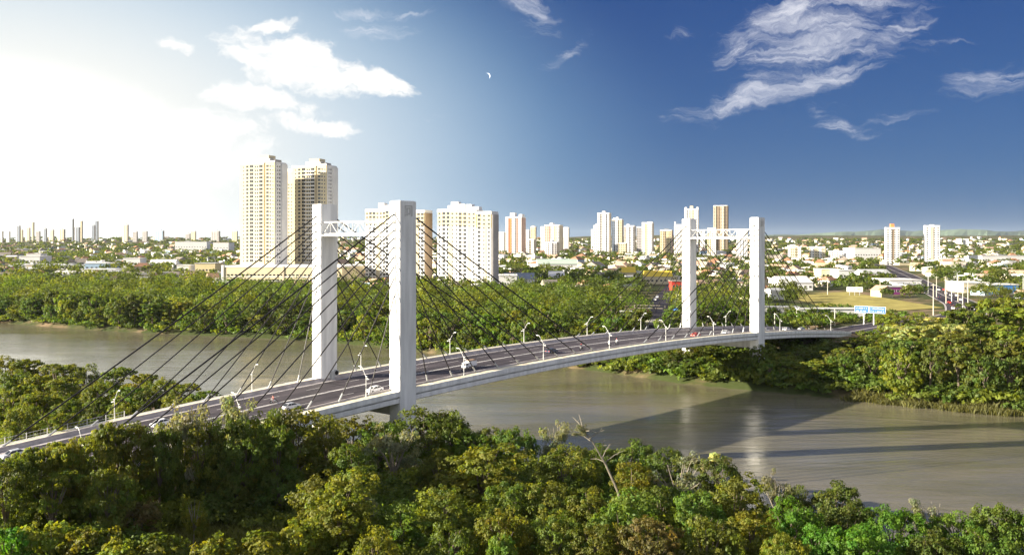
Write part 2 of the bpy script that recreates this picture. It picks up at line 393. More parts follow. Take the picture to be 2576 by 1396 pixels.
# ------------------------------------------------------------------ bridge
SS = list(np.arange(-112, 206.1, 3.18))
def make_bridge():
    B = empty('cable_stayed_bridge', (BM[0], BM[1], 0), BROT, label='white cable-stayed road bridge with four square pylons crossing the brown river', cat='bridge')
    L = lambda s, v, z: (s, -v, z)
    D = lambda dz0: (lambda s, v, z: (s, -v, deck_z(s)+z))
    pos = D(0)
    LAT, PB, SP = 11.227, 2.846/2, 137.47
    # girder, edge slabs, road, barriers, sidewalks
    MB().sweep([(-11.9,-2.05),(11.9,-2.05),(12.45,-1.80),(12.45,-1.02),(-12.45,-1.02),(-12.45,-1.80)], SS, pos).build('girder', white_con, B)
    for sg in (1, -1):
        m = MB(); pr = [(9.9,-.2),(9.9,-1.016),(11.85,-1.016),(11.85,-.72),(12.58,-.68),(12.58,.20),(12.40,.20),(12.40,-.05)]
        m.sweep([(sg*a, b) for a, b in (pr if sg < 0 else pr[::-1])], SS, pos); m.build('edge_beam', white_con, B)
    MB().sweep([(-9.9,-.204),(-9.9,-1.012),(9.9,-1.012),(9.9,-.204)], SS, pos).build('roadway_slab', roadway_m, B)
    for s_ in (-70.5, -35, -2.6, 34, 68.7, 103, 140, 170, 196.5):
        MB().sweep([(-8.28,-.197),(-8.28,-.2),(8.28,-.2),(8.28,-.197)], [s_, s_+.28], D(.006)).build('expansion_joint', tyre_m, B)
    for sg in (1, -1):
        # sidewalk paving in slabs 6.4 m long with open joints
        a0 = -108.0
        k = 0
        while a0 < 203:
            a1 = min(a0+6.36, 205); m = MB()
            ps = [(sg*10.32,-.045),(sg*10.32,.13),(sg*12.38,.13),(sg*12.38,-.045)]
            m.sweep(ps if sg < 0 else ps[::-1], list(np.linspace(a0, a1-.05, 3)), pos); m.build('sidewalk_slab', pave, B); a0 += 6.36
        ps = [(sg*9.62,-.2),(sg*9.62,-.08),(sg*9.78,.06),(sg*9.86,.40),(sg*10.16,.40),(sg*10.24,.06),(sg*10.3,-.2)]
        MB().sweep(ps if sg < 0 else ps[::-1], SS, pos).build('barrier', barrier_m, B)
        ps = [(sg*8.3,-.196),(sg*8.3,-.2),(sg*9.6,-.2),(sg*9.6,-.196)]
        MB().sweep(ps[::-1] if sg < 0 else ps, SS, pos).build('shoulder', barrier_m, B)
    # painted lines: double centre line, edge lines, lane dashes
    m = MB()
    for v, w in ((-.34,.24),(.10,.24),(-8.2,.14),(8.06,.14)):
        m.sweep([(v,-.196),(v,-.2),(v+w,-.2),(v+w,-.196)][::-1], SS, pos)
    m.build('road_line', paint_w, B)
    m = MB()
    for v in (-4.8, 4.7):
        for s in np.arange(-108, 204, 9.0): m.sweep([(v,-.196),(v,-.2),(v+.13,-.2),(v+.13,-.196)][::-1], [s, s+3.2], pos)
    tag(m.build('lane_dash', paint_w, B), kind='stuff')
    # pylons
    for s0 in (0, SP):
        for sg in (1, -1):
            v0 = sg*LAT; hx = 3.884/2; top = 47.36
            base = gz(*bp(s0, v0, 0)[:2])-3
            m = MB(); ch = .10
            pl = [(-hx+ch,-PB),(hx-ch,-PB),(hx,-PB+ch),(hx,PB-ch),(hx-ch,PB),(-hx+ch,PB),(-hx,PB-ch),(-hx,-PB+ch)]
            P = [(s0+a, -v0+b) for a, b in pl]
            m.hexa([(*p, base) for p in P], [(*p, top) for p in P])
            m.box(-hx+.25,-PB+.25,top,hx-.25,PB-.25,top+.12,0,0,(s0,-v0))
            py = m.build('pylon', white_con, B)
            # cable anchor recess boxes on both end faces
            for i, z in enumerate(ANCH):
                for e in (-1, 1):
                    q = MB(); q.box(e*hx-.05 if e > 0 else e*hx-.16, -.20, z-.34, e*hx+.16 if e > 0 else e*hx+.05, .20, z+.30, 0, 0, (s0, -v0)); q.build('anchor_block', white_con, py)
            # formwork pour joints as thin raised bands
            for z in np.arange(base+8, top-2, 6.1): q = MB(); q.box(-hx-.012,-PB-.012,z,hx+.012,PB+.012,z+.09,0,0,(s0,-v0)); q.build('pour_joint', white_con, py)
            if sg > 0:   # raised square emblem on the river face near the top
                q = MB(); y = -v0-PB-.05; z0 = top-2.6
                def bar(a0, b0, a1, b1): q.box(s0+a0, y-.04, z0+b0, s0+a1, y+.06, z0+b1)
                bar(-.85,0,-.68,1.9); bar(.73,0,.9,1.9); bar(-.68,1.75,.73,1.9); bar(-.45,.1,-.2,1.5); bar(-.2,1.3,.45,1.5); bar(.28,.5,.45,1.3); bar(-.05,.32,.45,.5)
                q.build('emblem', grey_con, py)
            if sg < 0 and s0 == 0: # service box and round fan on the inner face
                q = MB(); z = deck_z(0); q.box(.15,LAT-PB-.62,z-.2,.85,LAT-PB,z+1.35); q.build('service_box', steel_g, py)
                q = MB(); q.tube((1.55,LAT-PB-.28,z+1.0),(1.55,LAT-PB,z+1.0),.6,.6,14); q.tube((1.55,LAT-PB-.34,z+1.0),(1.55,LAT-PB-.29,z+1.0),.42,.42,14,1); q.build('fan_housing', [steel_g, tyre_m], py)
        # crossbeam under the deck
        zb = deck_z(s0)-2.05
        MB().box(s0-1.6,-LAT+PB,zb-2.3,s0+1.6,LAT-PB,zb).build('crossbeam', grey_con, B)
        # lattice beam near the top, between the two pylons
        y0, y1, z0, z1, hw = -LAT+PB, LAT-PB, 41.75, 44.0, 1.35
        m = MB()
        for zz, r in ((z0, .12), (z1, .10)):
            for sx in (-hw, hw): m.box(s0+sx-r, y0, zz-r, s0+sx+r, y1, zz+r)
        m.build('chord', steel_w, B)
        MB().box(s0-hw-.45, y0, z0-.42, s0+hw+.25, y1, z0-.18).build('walkway', steel_w, B)
        nbay = 9; dy = (y1-y0)/nbay
        for k in range(nbay):
            for sx in (-hw, hw):
                a, b = (z0, z1) if k % 2 else (z1, z0)
                q = MB(); q.tube((s0+sx, y0+k*dy, a), (s0+sx, y0+(k+1)*dy, b), .065, .065, 5); q.build('diagonal_brace', steel_w, B)
                q = MB(); q.tube((s0+sx, y0+k*dy+.02, z0), (s0+sx, y0+k*dy+.02, z1), .055, .055, 5); q.build('post', steel_w, B)
            
            for zz in (z0, z1): q = MB(); q.tube((s0-hw, y0+k*dy, zz), (s0+hw, y0+(k+1)*dy, zz), .06, .06, 4); q.build('cross_brace', steel_w, B)
        # cables, nine each way from each pylon
        for sg in (1, -1):
            for e in (-1, 1):
                for i in range(9):
                    sl_ = s0+e*(58.1-6.4*i); za = ANCH[i]; zd = deck_z(sl_)+.40
                    p0 = Vector((s0+e*3.884/2, -sg*LAT, za)); p1 = Vector((sl_, -sg*10.25, zd))
                    q = MB(); r = .135 if i == 0 else .105
                    pts = [p0.lerp(p1, t) - Vector((0, 0, .35*4*t*(1-t)*(1-i/10))) for t in (0, .25, .5, .75, 1)]
                    q.path(pts, r, r, 6); q.build('cable', cable_m, B)
                    d = (p0-p1).normalized(); q = MB(); q.tube(p1-d*.5, p1+d*1.3, .17, .14, 7); q.build('cable_socket', steel_g, B)
    # outer railing of the far sidewalk on the approach
    def rail(sg, s_0, s_1):
        m = MB(); v = sg*12.49
        for zz in (.55, 1.05): 
            for s in np.arange(s_0, s_1, 3.0): m.tube(L(s, v, deck_z(s)+zz), L(s+3, v, deck_z(s+3)+zz), .03, .03, 4)
        for s in np.arange(s_0, s_1, .5): m.tube(L(s, v, deck_z(s)+.05), L(s, v, deck_z(s)+1.05), .012, .012, 3, 0, False)
        m.build('railing', steel_g, B)
        for s in np.arange(s_0, s_1+.1, 3.0):
            q = MB(); q.box(s-.05, -v-.05, deck_z(s)-.02, s+.05, -v+.05, deck_z(s)+1.15); q.build('railing_post', steel_g, B)
    rail(-1, -108, -39)
    # side span piers and abutments
    for s in (-70, 196):
        zt = deck_z(s)-2.05
        for v in (-7.5, 7.5, 11.2):
            b = gz(*bp(s, v, 0)[:2])-2
            if zt-b > .5: MB().box(s-.9, -v-1.1, b, s+.9, -v+1.1, zt-.8).build('pier', white_con, B)
        MB().box(s-1.1, -12, zt-.8, s+1.1, 12, zt-.003).build('pier_cap', white_con, B)
ANCH = [45.17, 43.85, 42.4, 40.95, 39.4, 37.75, 36.0, 34.07, 31.14]
make_bridge()

# ------------------------------------------------------------------ streets beyond
def ribbon(name, pts, w, m, z_of, lift=.05, lines=True, group=None):
    P = [Vector((*p, 0)) for p in pts]; Q = []
    for a, b in zip(P, P[1:]):
        n = max(1, int((b-a).length/8))
        Q += [a.lerp(b, i/n) for i in range(n)]
    Q.append(P[-1])
    for _ in range(6): Q = [Q[0]]+[(Q[i-1]+Q[i]*2+Q[i+1])/4 for i in range(1, len(Q)-1)]+[Q[-1]]
    def strip(name, o0, o1, lift, m, dash=None, kind='structure', parent=None):
        mb = MB(); rows = []
        for i, q in enumerate(Q):
            d = (Q[min(i+1, len(Q)-1)]-Q[max(i-1, 0)]).normalized(); n = Vector((d.y, -d.x, 0)); r = []
            for o in np.linspace(o0, o1, 5 if abs(o1-o0) > 3 else 2): p = q+n*o; r.append((p.x, p.y, z_of(p.x, p.y)+lift))
            rows.append(r)
        for a, b in zip(rows, rows[1:]):
            for k in range(len(a)-1): mb.quad([a[k], a[k+1], b[k+1], b[k]])
        o = mb.build(name, m, parent)
        if kind: o['kind'] = kind
        return o
    road = strip(name, -w/2, w/2, lift, m)
    if lines:
        strip('median', -.35, .35, lift+.03, barrier_m)
        for sg in (-1, 1): strip('kerb', sg*(w/2), sg*(w/2+.9), lift+.10, barrier_m)
    return Q
def zroad(x, y):
    s, v = to_sv(x, y)
    if s < 232: return deck_z(s)-.26
    return max(gz(x, y)+.25, 6.0)
AV = [bp(205.5,0,0)[:2], bp(230,0,0)[:2], bp(262,0,0)[:2], (184,392), (212,425), (243,492), (270,570), (316,700), (385,900), (480,1200)]
AVQ = ribbon('avenue', AV, 17.0, asphalt, zroad, .04)
ST = [(53,348), (58,380), (74,470), (95,570), (115,660), (135,760)]
zst = lambda x, y: gz(x, y)+.12
STQ = ribbon('street', ST, 11, asphalt, zst, .03, False)
# dry field right of the far pylons, and a dirt track on the near bank
def patch(name, poly, m, lift, n=14):
    c = [Vector((*p, 0)) for p in poly]; mb = MB(); k = len(c)//2
    for i in range(n):
        for j in range(n):
            def P(u, v):
                a = c[0].lerp(c[1], u); b = c[3].lerp(c[2], u); p = a.lerp(b, v); return (p.x, p.y, gz(p.x, p.y)+lift)
            mb.quad([P(i/n, j/n), P((i+1)/n, j/n), P((i+1)/n, (j+1)/n), P(i/n, (j+1)/n)])
    return mb.build(name, m, kind='structure')
field_m = mat('dry_grass', (.34, .29, .09), .95, .1, var=.3, scale=.12)
dirt_m = mat('dirt', (.28, .20, .13), .95, .1, var=.25, scale=.2)
patch('dry_field', [(158,430),(222,470),(228,620),(172,590)], field_m, .25)
patch('dirt_clearing', [(113,352),(136,380),(148,400),(118,372)], dirt_m, .3)
patch('dirt_track', [(-92,112),(-52,118),(-52,124),(-92,119)], dirt_m, .2)

# ------------------------------------------------------------------ foliage
def leaf_quads(C, Nn, size, rng, flat=.5):
    """one folded diamond per leaf spray: centres C, normals Nn"""
    n = len(C); r = rng.normal(size=(n, 3)); Nn = Nn+rng.normal(size=(n, 3))*flat; Nn /= np.linalg.norm(Nn, axis=1, keepdims=True)
    T = np.cross(Nn, r); T /= np.linalg.norm(T, axis=1, keepdims=True)+1e-9; B = np.cross(Nn, T)
    s = (size*rng.uniform(.6, 1.35, n))[:, None]
    V = np.stack([C+T*s, C+B*s*.62+Nn*s*.18, C-T*s, C-B*s*.62+Nn*s*.18], 1).reshape(-1, 3)
    return V, np.arange(4*n).reshape(n, 4)
def crown(seed, style, nclump, nleaf, leaf):
    """unit crown: diameter 1, height 1, base at z 0"""
    rng = np.random.default_rng(seed); lob = []
    if style == 'round':
        lob = [(0,0,.52,.36,.36)]+[(.27*math.cos(a), .27*math.sin(a), rng.uniform(.38,.72), rng.uniform(.17,.25), rng.uniform(.15,.22)) for a in rng.uniform(0, 6.28, 9)]
        lob += [(.33*math.cos(a), .33*math.sin(a), rng.uniform(.2,.42), rng.uniform(.15,.2), .17) for a in rng.uniform(0, 6.28, 6)]
    elif style == 'tall':
        lob = [(rng.uniform(-.14,.14), rng.uniform(-.14,.14), z, .32-.14*abs(z-.45), .16) for z in np.linspace(.18, .86, 8)]+[(.3*math.cos(a), .3*math.sin(a), rng.uniform(.15,.7), .17, .13) for a in rng.uniform(0, 6.28, 9)]
    elif style == 'umbrella':
        lob = [(rng.uniform(0,.36)*math.cos(a), rng.uniform(0,.36)*math.sin(a), rng.uniform(.5,.9), rng.uniform(.15,.24), rng.uniform(.05,.085)) for a in np.linspace(0, 12.5, 15)]
        lob += [(.2*math.cos(a), .2*math.sin(a), rng.uniform(.2,.45), .18, .1) for a in rng.uniform(0, 6.28, 5)]
    elif style == 'sparse':
        lob = [(rng.uniform(.1,.42)*math.cos(a), rng.uniform(.1,.42)*math.sin(a), rng.uniform(.32,.9), rng.uniform(.08,.15), rng.uniform(.06,.12)) for a in rng.uniform(0, 6.28, 20)]
    elif style == 'bush':
        lob = [(rng.uniform(0,.3)*math.cos(a), rng.uniform(0,.3)*math.sin(a), rng.uniform(.25,.65), rng.uniform(.16,.26), rng.uniform(.2,.32)) for a in rng.uniform(0, 6.28, 9)]
    lob = np.array(lob); w = lob[:, 3]**2; li = rng.choice(len(lob), nclump, p=w/w.sum()); l = lob[li]
    d = rng.normal(size=(nclump, 3)); d[:, 2] = d[:, 2]*.8+.35; d /= np.linalg.norm(d, axis=1, keepdims=True)
    rad = rng.uniform(.72, 1.12, nclump)[:, None]
    if style == 'sparse': rad = rng.uniform(.2, 1.15, nclump)[:, None]
    cc = l[:, :3]+d*np.stack([l[:, 3], l[:, 3], l[:, 4]], 1)*rad
    keep = np.ones(nclump, bool)
    if style != 'sparse':   # drop clumps that sit deep inside another lobe
        for q in lob: keep &= ((((cc-q[:3])/np.array([q[3], q[3], q[4]]))**2).sum(1) > .42)
    cc, d = cc[keep], d[keep]; n = len(cc)
    ci = np.repeat(np.arange(n), nleaf); cr = rng.uniform(.035, .085, n)*(1.15 if style != 'umbrella' else 1.0)
    o = rng.normal(size=(n*nleaf, 3)); o /= np.linalg.norm(o, axis=1, keepdims=True); o *= rng.uniform(.25, 1, (n*nleaf, 1))**.5
    o[:, 2] *= .65 if style != 'umbrella' else .38
    C = cc[ci]+o*cr[ci][:, None]; Nn = d[ci]*.7+o*.8+np.array([0, 0, .35])
    V, Q = leaf_quads(C, Nn, np.full(len(C), leaf), rng, .55)
    ct = rng.uniform(.82, 1.2, (n, 1))*np.stack([rng.uniform(.86, 1.2, n), np.ones(n), rng.uniform(.7, 1.2, n)], 1)
    tone = ct[ci]*rng.uniform(.75, 1.25, (n*nleaf, 1))
    lo, hi = np.percentile(V[:, 2], 1), np.percentile(V[:, 2], 99.6); rr_ = np.percentile(np.hypot(V[:, 0], V[:, 1]), 98)
    V[:, 2] = np.maximum((V[:, 2]-lo)/(hi-lo), 0); V[:, :2] *= .5/rr_
    lob = lob*np.array([.5/rr_, .5/rr_, 1/(hi-lo), .5/rr_, 1/(hi-lo)])
    return V, Q, tone, lob
def trunk_mesh(name, lob, seed, m, r=.028):
    rd = random.Random(seed); mb = MB(); z0 = -1.3
    fork = Vector((rd.uniform(-.04,.04), rd.uniform(-.04,.04), .16))
    mb.path([(0, 0, z0), (rd.uniform(-.02,.02), rd.uniform(-.02,.02), z0*.3), fork], r*1.25, r*.8, 6)
    for q in lob[:10]:
        e = Vector((q[0]*.92, q[1]*.92, min(.93, q[2]+q[4]*.2))); md = fork.lerp(e, .5)+Vector((0, 0, .05))
        mb.path([fork, md, e], r*.55, r*.14, 4)
    return mb.mesh(name, m)
CROWNS = {}
def add_crown(key, n, style, nclump, nleaf, leaf, bm=None):
    CROWNS[key] = []
    for i in range(n):
        V, Q, tone, lob = crown(hash_(key)+i*17, style, nclump, nleaf, leaf)
        CROWNS[key].append((np_mesh('crown_'+key, V, Q, leaf_m, tone=tone), trunk_mesh('trunk_'+key, lob, i+hash_(key), bm or bark)))
def hash_(k): return sum(ord(c)*(i+3) for i, c in enumerate(k))
add_crown('round', 4, 'round', 300, 46, .0185)
add_crown('tall', 3, 'tall', 300, 46, .0185)
add_crown('umbrella', 3, 'umbrella', 260, 46, .019)
add_crown('sparse', 3, 'sparse', 150, 40, .0165, bark_pale)
add_crown('bush', 3, 'bush', 190, 40, .024)
add_crown('far_round', 5, 'round', 190, 20, .033)
add_crown('far_umbrella', 3, 'umbrella', 170, 20, .034)
OLIVE, YGREEN, DARK, BRIGHT, NEON, GREY, RUST, MID = (.136,.148,.024), (.176,.184,.024), (.098,.122,.022), (.132,.182,.026), (.112,.196,.022), (.190,.200,.135), (.165,.140,.050), (.112,.146,.024)
PALE = (.34, .33, .13)
CNAME = {PALE:'pale flowering', OLIVE:'olive', YGREEN:'yellow-green', DARK:'dark green', BRIGHT:'bright green', NEON:'vivid green', GREY:'grey-green', RUST:'rusty brown', MID:'mid green'}
TREES = []          # everything placed as a tree of its own: (object, kind words, site, px, py)
def place_tree(x, y, ztop, diam, col, key, site, depth=None, zb=None, words=None):
    g = gz(x, y) if zb is None else zb
    H = max(ztop-g, 2.0); ch = min(H*.97, max(diam*(.62 if 'umbrella' in key else .95), H*.72))
    cm, tm = CROWNS[key][RNG.integers(len(CROWNS[key]))]
    o = empty('tree', (x, y, g), RNG.uniform(0, 6.28))
    c = link('crown', cm, o, (0, 0, H-ch)); c.scale = (diam, diam, ch); c.color = (*col, 1)
    t = link('trunk', tm, o, (0, 0, H-ch)); t.scale = (diam, diam, ch)
    shape = words or {'round':'round-crowned', 'tall':'tall bushy', 'umbrella':'flat-topped', 'sparse':'sparse open', 'bush':'low bushy'}[key.replace('far_', '')]
    TREES.append((o, CNAME[col]+' '+shape, site, px_of(x, y), py_of(y, ztop)))
    return o
NEAR = [(100,1136,104,140,OLIVE,'round'),(18,1152,100,150,MID,'round'),(228,1105,108,120,OLIVE,'round'),(400,1075,115,130,MID,'round'),(500,1058,119,140,OLIVE,'round'),(565,1052,121,120,MID,'round'),(660,1042,125,120,OLIVE,'round'),(690,1030,128,100,MID,'round'),(290,1062,112,110,OLIVE,'umbrella'),(175,1108,106,110,YGREEN,'round'),
 # px centre, top row, depth, width px, colour, crown
 (320,1066,113,150,OLIVE,'round'),(165,1112,106,120,YGREEN,'umbrella'),(55,1136,103,130,OLIVE,'umbrella'),(226,1088,113,90,YGREEN,'umbrella'),
 (455,1006,119,160,GREY,'sparse'),(600,990,127,140,GREY,'sparse'),(440,1150,120,190,MID,'round'),(617,1090,119,160,DARK,'round'),
 (745,1032,126,220,OLIVE,'tall'),(700,1075,120,120,MID,'tall'),(820,1045,133,110,OLIVE,'round'),(270,1180,104,150,OLIVE,'round'),(590,1160,119,140,OLIVE,'round'),(520,1200,119,130,DARK,'round'),
 (350,1262,106,150,RUST,'bush'),(800,1200,104,170,OLIVE,'tall'),(130,1190,101,150,OLIVE,'umbrella'),(700,1185,119,150,DARK,'round'),(890,1120,118,120,MID,'tall'),
 (485,1250,104,80,YGREEN,'sparse'),(130,1306,95,170,YGREEN,'bush'),(18,1332,92,110,NEON,'bush'),(230,1328,94,150,YGREEN,'bush'),(395,1346,93,160,OLIVE,'bush'),(540,1350,93,150,YGREEN,'bush'),(655,1338,94,140,YGREEN,'bush'),(745,1312,96,110,YGREEN,'bush'),(300,1362,90,140,YGREEN,'bush'),
 (1065,1026,151,230,MID,'round'),(1140,1040,150,120,BRIGHT,'round'),(880,1050,141,150,OLIVE,'tall'),(960,1062,141,130,BRIGHT,'round'),(985,1064,135,170,GREY,'sparse'),(1225,1074,149,95,OLIVE,'tall'),(1300,1078,146,120,MID,'round'),(1180,1078,148,110,BRIGHT,'round'),
 (1398,1056,149,95,GREY,'sparse'),(1215,1118,126,250,YGREEN,'tall'),(1110,1135,130,140,OLIVE,'round'),(1425,1122,129,180,OLIVE,'round'),(1590,1108,141,150,DARK,'round'),(1500,1118,141,120,MID,'round'),
 (1590,1164,122,130,YGREEN,'tall'),(1710,1150,129,190,GREY,'sparse'),(1810,1146,128,140,DARK,'round'),(1680,1130,134,130,DARK,'round'),(914,1216,105,75,GREY,'sparse'),
 (1012,1262,98,150,BRIGHT,'tall'),(860,1185,99,190,YGREEN,'tall'),(1388,1216,109,170,OLIVE,'tall'),(1487,1230,107,140,OLIVE,'tall'),(1570,1238,101,190,BRIGHT,'tall'),
 (1634,1306,93,190,RUST,'round'),(1396,1298,96,150,OLIVE,'round'),(1262,1286,96,170,YGREEN,'round'),(1270,1340,91,80,BRIGHT,'bush'),(855,1266,98,140,OLIVE,'round'),(1120,1230,106,150,OLIVE,'tall'),(1290,1215,110,140,MID,'round'),
 (1130,1316,94,150,MID,'round'),(1500,1318,94,130,OLIVE,'round'),(950,1330,92,140,YGREEN,'round'),(1660,1225,112,130,DARK,'round'),
 (1860,1205,113,190,OLIVE,'tall'),(1952,1184,119,100,GREY,'sparse'),(2100,1213,113,160,DARK,'round'),(1990,1256,103,160,NEON,'round'),(2125,1274,105,180,DARK,'round'),(2248,1277,104,160,NEON,'round'),
 (2338,1256,109,90,GREY,'sparse'),(2411,1286,104,140,BRIGHT,'round'),(2505,1272,105,150,BRIGHT,'round'),(2590,1280,105,150,MID,'round'),(2170,1328,95,210,NEON,'round'),(2350,1340,95,170,DARK,'round'),(2500,1332,95,180,MID,'round'),
 (1775,1302,95,190,OLIVE,'round'),(1890,1286,98,140,YGREEN,'tall'),(1975,1346,91,130,YGREEN,'round'),(2050,1320,97,120,NEON,'round'),(1760,1240,107,150,MID,'round'),(2010,1225,114,90,DARK,'round')]
for px, py, Y, w, col, key in NEAR:
    x, z = at(px, Y, py); o = place_tree(x, Y, z, w*Y/F, col, key, 'near')
    if px == 1810:   # cream blossom on one crown
        for dx, dz in ((-1.7, -.6), (.2, .1), (1.6, -.8)):
            c = link('blossom', CROWNS['bush'][1][0], o, (dx, -.8, z-gz(x, Y)-1.3+dz)); c.scale = (2.0, 2.0, 1.5); c.color = (.46, .45, .26, 1)
LEFT = [(12,896,220),(85,902,216),(150,914,211),(218,917,208),(285,928,202),(345,940,198),(405,954,193),(462,968,189),(508,986,184),
 (35,935,188),(105,940,184),(175,952,180),(245,960,177),(315,972,174),(385,982,172),(445,1000,170),(20,975,163),(90,988,160),(165,1000,158),(240,1005,156),(318,1016,152),(60,1020,147),(150,1040,143)]
for i, (px, py, Y) in enumerate(LEFT):
    x, z = at(px, Y, py); place_tree(x, Y, z, RNG.uniform(88, 118)*Y/F, [YGREEN, OLIVE, OLIVE, MID, DARK][i % 5], 'umbrella' if i % 3 else 'round', 'left')
# right bank below and beyond the bridge
def clear_of_roads(x, y, r):
    s, v = to_sv(x, y)
    if abs(v) < 13+r*.7 and -115 < s < 235: return False
    for Q, w in ((AVQ, 13), (STQ, 8)):
        for q in Q:
            if (q.x-x)**2+(q.y-y)**2 < (w+r*.6)**2: return False
    if in_field(x, y): return False
    return True
def in_field(x, y): return -2 < (y-440)/(190) < 1 and y > 428 and y < 612 and 160+(y-430)*.11 < x < 214+(y-470)*.12
RB = [(1560,905,8),(1640,893,9),(1720,880,9),(1800,893,6),(1905,868,8),(1990,905,7),(2055,903,8),(2130,893,8),(2205,878,9),(2290,872,9),(2380,868,9),(2465,880,8),(2550,890,8),(2630,900,8)]
def bankY(px):
    return float(np.interp(px, [q[1] for q in FARB], [CAMZ*F/(q[0]-HY) for q in FARB]))
RB_rows = [(0, 7, [(1540,915),(1640,898),(1720,886),(1800,900),(1905,868),(1990,905),(2055,903),(2130,893),(2205,878),(2290,872),(2380,868),(2465,880),(2576,893)], 78, (1545, 2780)),
        (1, 26, [(1940,885),(2060,872),(2160,868),(2260,850),(2400,846),(2620,850)], 88, (1960, 2780)),
        (2, 55, [(2080,862),(2200,838),(2300,822),(2420,812),(2620,815)], 84, (2130, 2780)),
        (3, 90, [(2160,818),(2230,797),(2310,795),(2395,800),(2435,772),(2620,770)], 80, (2185, 2780)),
        (4, 135, [(2200,800),(2330,785),(2420,760),(2620,752)], 78, (2430, 2780)), (5, 190, [(2400,748),(2620,738)], 76, (2440, 2780))]
for r, off, tops, step, (p0, p1) in RB_rows:
    px = p0
    while px < p1:
        Yd = bankY(px)+off+RNG.uniform(-4, 4); py = float(np.interp(px, [t[0] for t in tops], [t[1] for t in tops]))+RNG.uniform(-9, 9)
        x, z = at(px, Yd, py); w = RNG.uniform(1.15, 1.6)*step*Yd/F
        if clear_of_roads(x, Yd, w*.35) and z-gz(x, Yd) > 3:
            place_tree(x, Yd, min(z, gz(x, Yd)+17), w, PALE if (r in (2, 3) and px > 2280 and RNG.random() < .33) else [OLIVE, MID, OLIVE, YGREEN, DARK][RNG.integers(5)], ['far_round', 'far_umbrella', 'far_umbrella'][RNG.integers(3)] if r else ['far_round','far_round','far_umbrella'][RNG.integers(3)], 'right')
        px += step*RNG.uniform(.75, 1.1)
for px, py, off, w in [(1735,868,14,85),(1700,884,9,80),(1768,893,14,80),(1530,912,5,80),(1600,915,6,90),(1662,908,7,90),(1700,893,16,90),(1745,903,7,80),(1805,915,5,70),(1850,905,7,70),(1905,866,10,105),(1960,885,12,90),(1935,905,6,70),(1880,893,8,70),(1590,893,16,90),(1650,885,22,90)]:
    Yd = bankY(px)+off; x, z = at(px, Yd, py); s, v = to_sv(x, Yd)
    place_tree(x, Yd, min(z, deck_z(s)-2.1) if abs(v) < 14 else z, w*Yd/F, [MID, OLIVE, DARK][int(px) % 3], 'far_round', 'right')
# far bank: front rows as single trees, those behind joined further down
FAR_REST = []
for r, off in enumerate((5, 16, 29, 44, 60, 78, 97, 118, 140, 165)):
    px = -30.0
    while px < 1900:
        Yd = bankY(min(px, 1880))+off*(1 if px < 1000 else 1.25)+RNG.uniform(-4, 4); x = at(px, Yd); g = gz(x, Yd)
        h = (RNG.uniform(9, 13.5) if r else RNG.uniform(7, 12))*(1.32 if RNG.random() < .14 else 1); w = RNG.uniform(10, 17) if r else RNG.uniform(9, 14)
        if 1622 < px_of(x, Yd) < 1712 and Yd > 300: px += 9; continue
        if clear_of_roads(x, Yd, w*.4) and not (px > 1500 and r < 2):
            vis = h+g > 8
            lim = 2 if px < 1150 else (3 if px < 1500 else 6)
            col = [OLIVE, MID, YGREEN, DARK, MID, DARK, BRIGHT][RNG.integers(7)]
            if r < lim: place_tree(x, Yd, g+h, w, col, ['far_round','far_round','far_round','far_umbrella'][RNG.integers(4)], 'far')
            else: FAR_REST.append((x, Yd, g, h, w, col))
        px += RNG.uniform(.55, .8)*12*F/Yd
print('single trees', len(TREES), 'rest', len(FAR_REST))
# leaning dead tree on the near bank
def bare_tree():
    x, y = at(1556, 121), 121.0; g = gz(x, y)
    o = empty('tree', (x, y, g)); rd = random.Random(3); m = MB()
    top = Vector((at(1462, 117)-x, -4, CAMZ+(HY-1074)/F*117-g)); mid = Vector((top.x*.35, -1, top.z*.6)); q3 = Vector((top.x*.7, -2.5, top.z*.84))
    m.path([(0,0,-.5), (0,0,top.z*.3), mid, q3, top], .24, .05, 6, 0)
    br = link('trunk', m.mesh('trunk_bare', bark_pale), o)
    for k in range(9):
        b = MB(); p = mid.lerp(top, rd.uniform(0, .95)); a = Vector((rd.uniform(-1, 1), rd.uniform(-.6, .6), rd.uniform(-.1, .7))).normalized()*rd.uniform(1.4, 3.4)
        b.path([p, p+a*.5+Vector((0,0,.2)), p+a], .07, .02, 4); b.tube(p+a*.6, p+a*.6+Vector((a.z, a.y, abs(a.x)))*.4, .03, .012, 4); b.build('branch', bark_pale, o)
    c = link('crown', CROWNS['sparse'][0][0], o, (top.x, top.y, top.z-1.2)); c.scale = (2.4, 2.4, 1.7); c.color = (*GREY, 1)
    tag(o, 'pale dead tree leaning left with bare branches over the near-bank canopy', 'tree', 'trees on the near bank')
bare_tree()

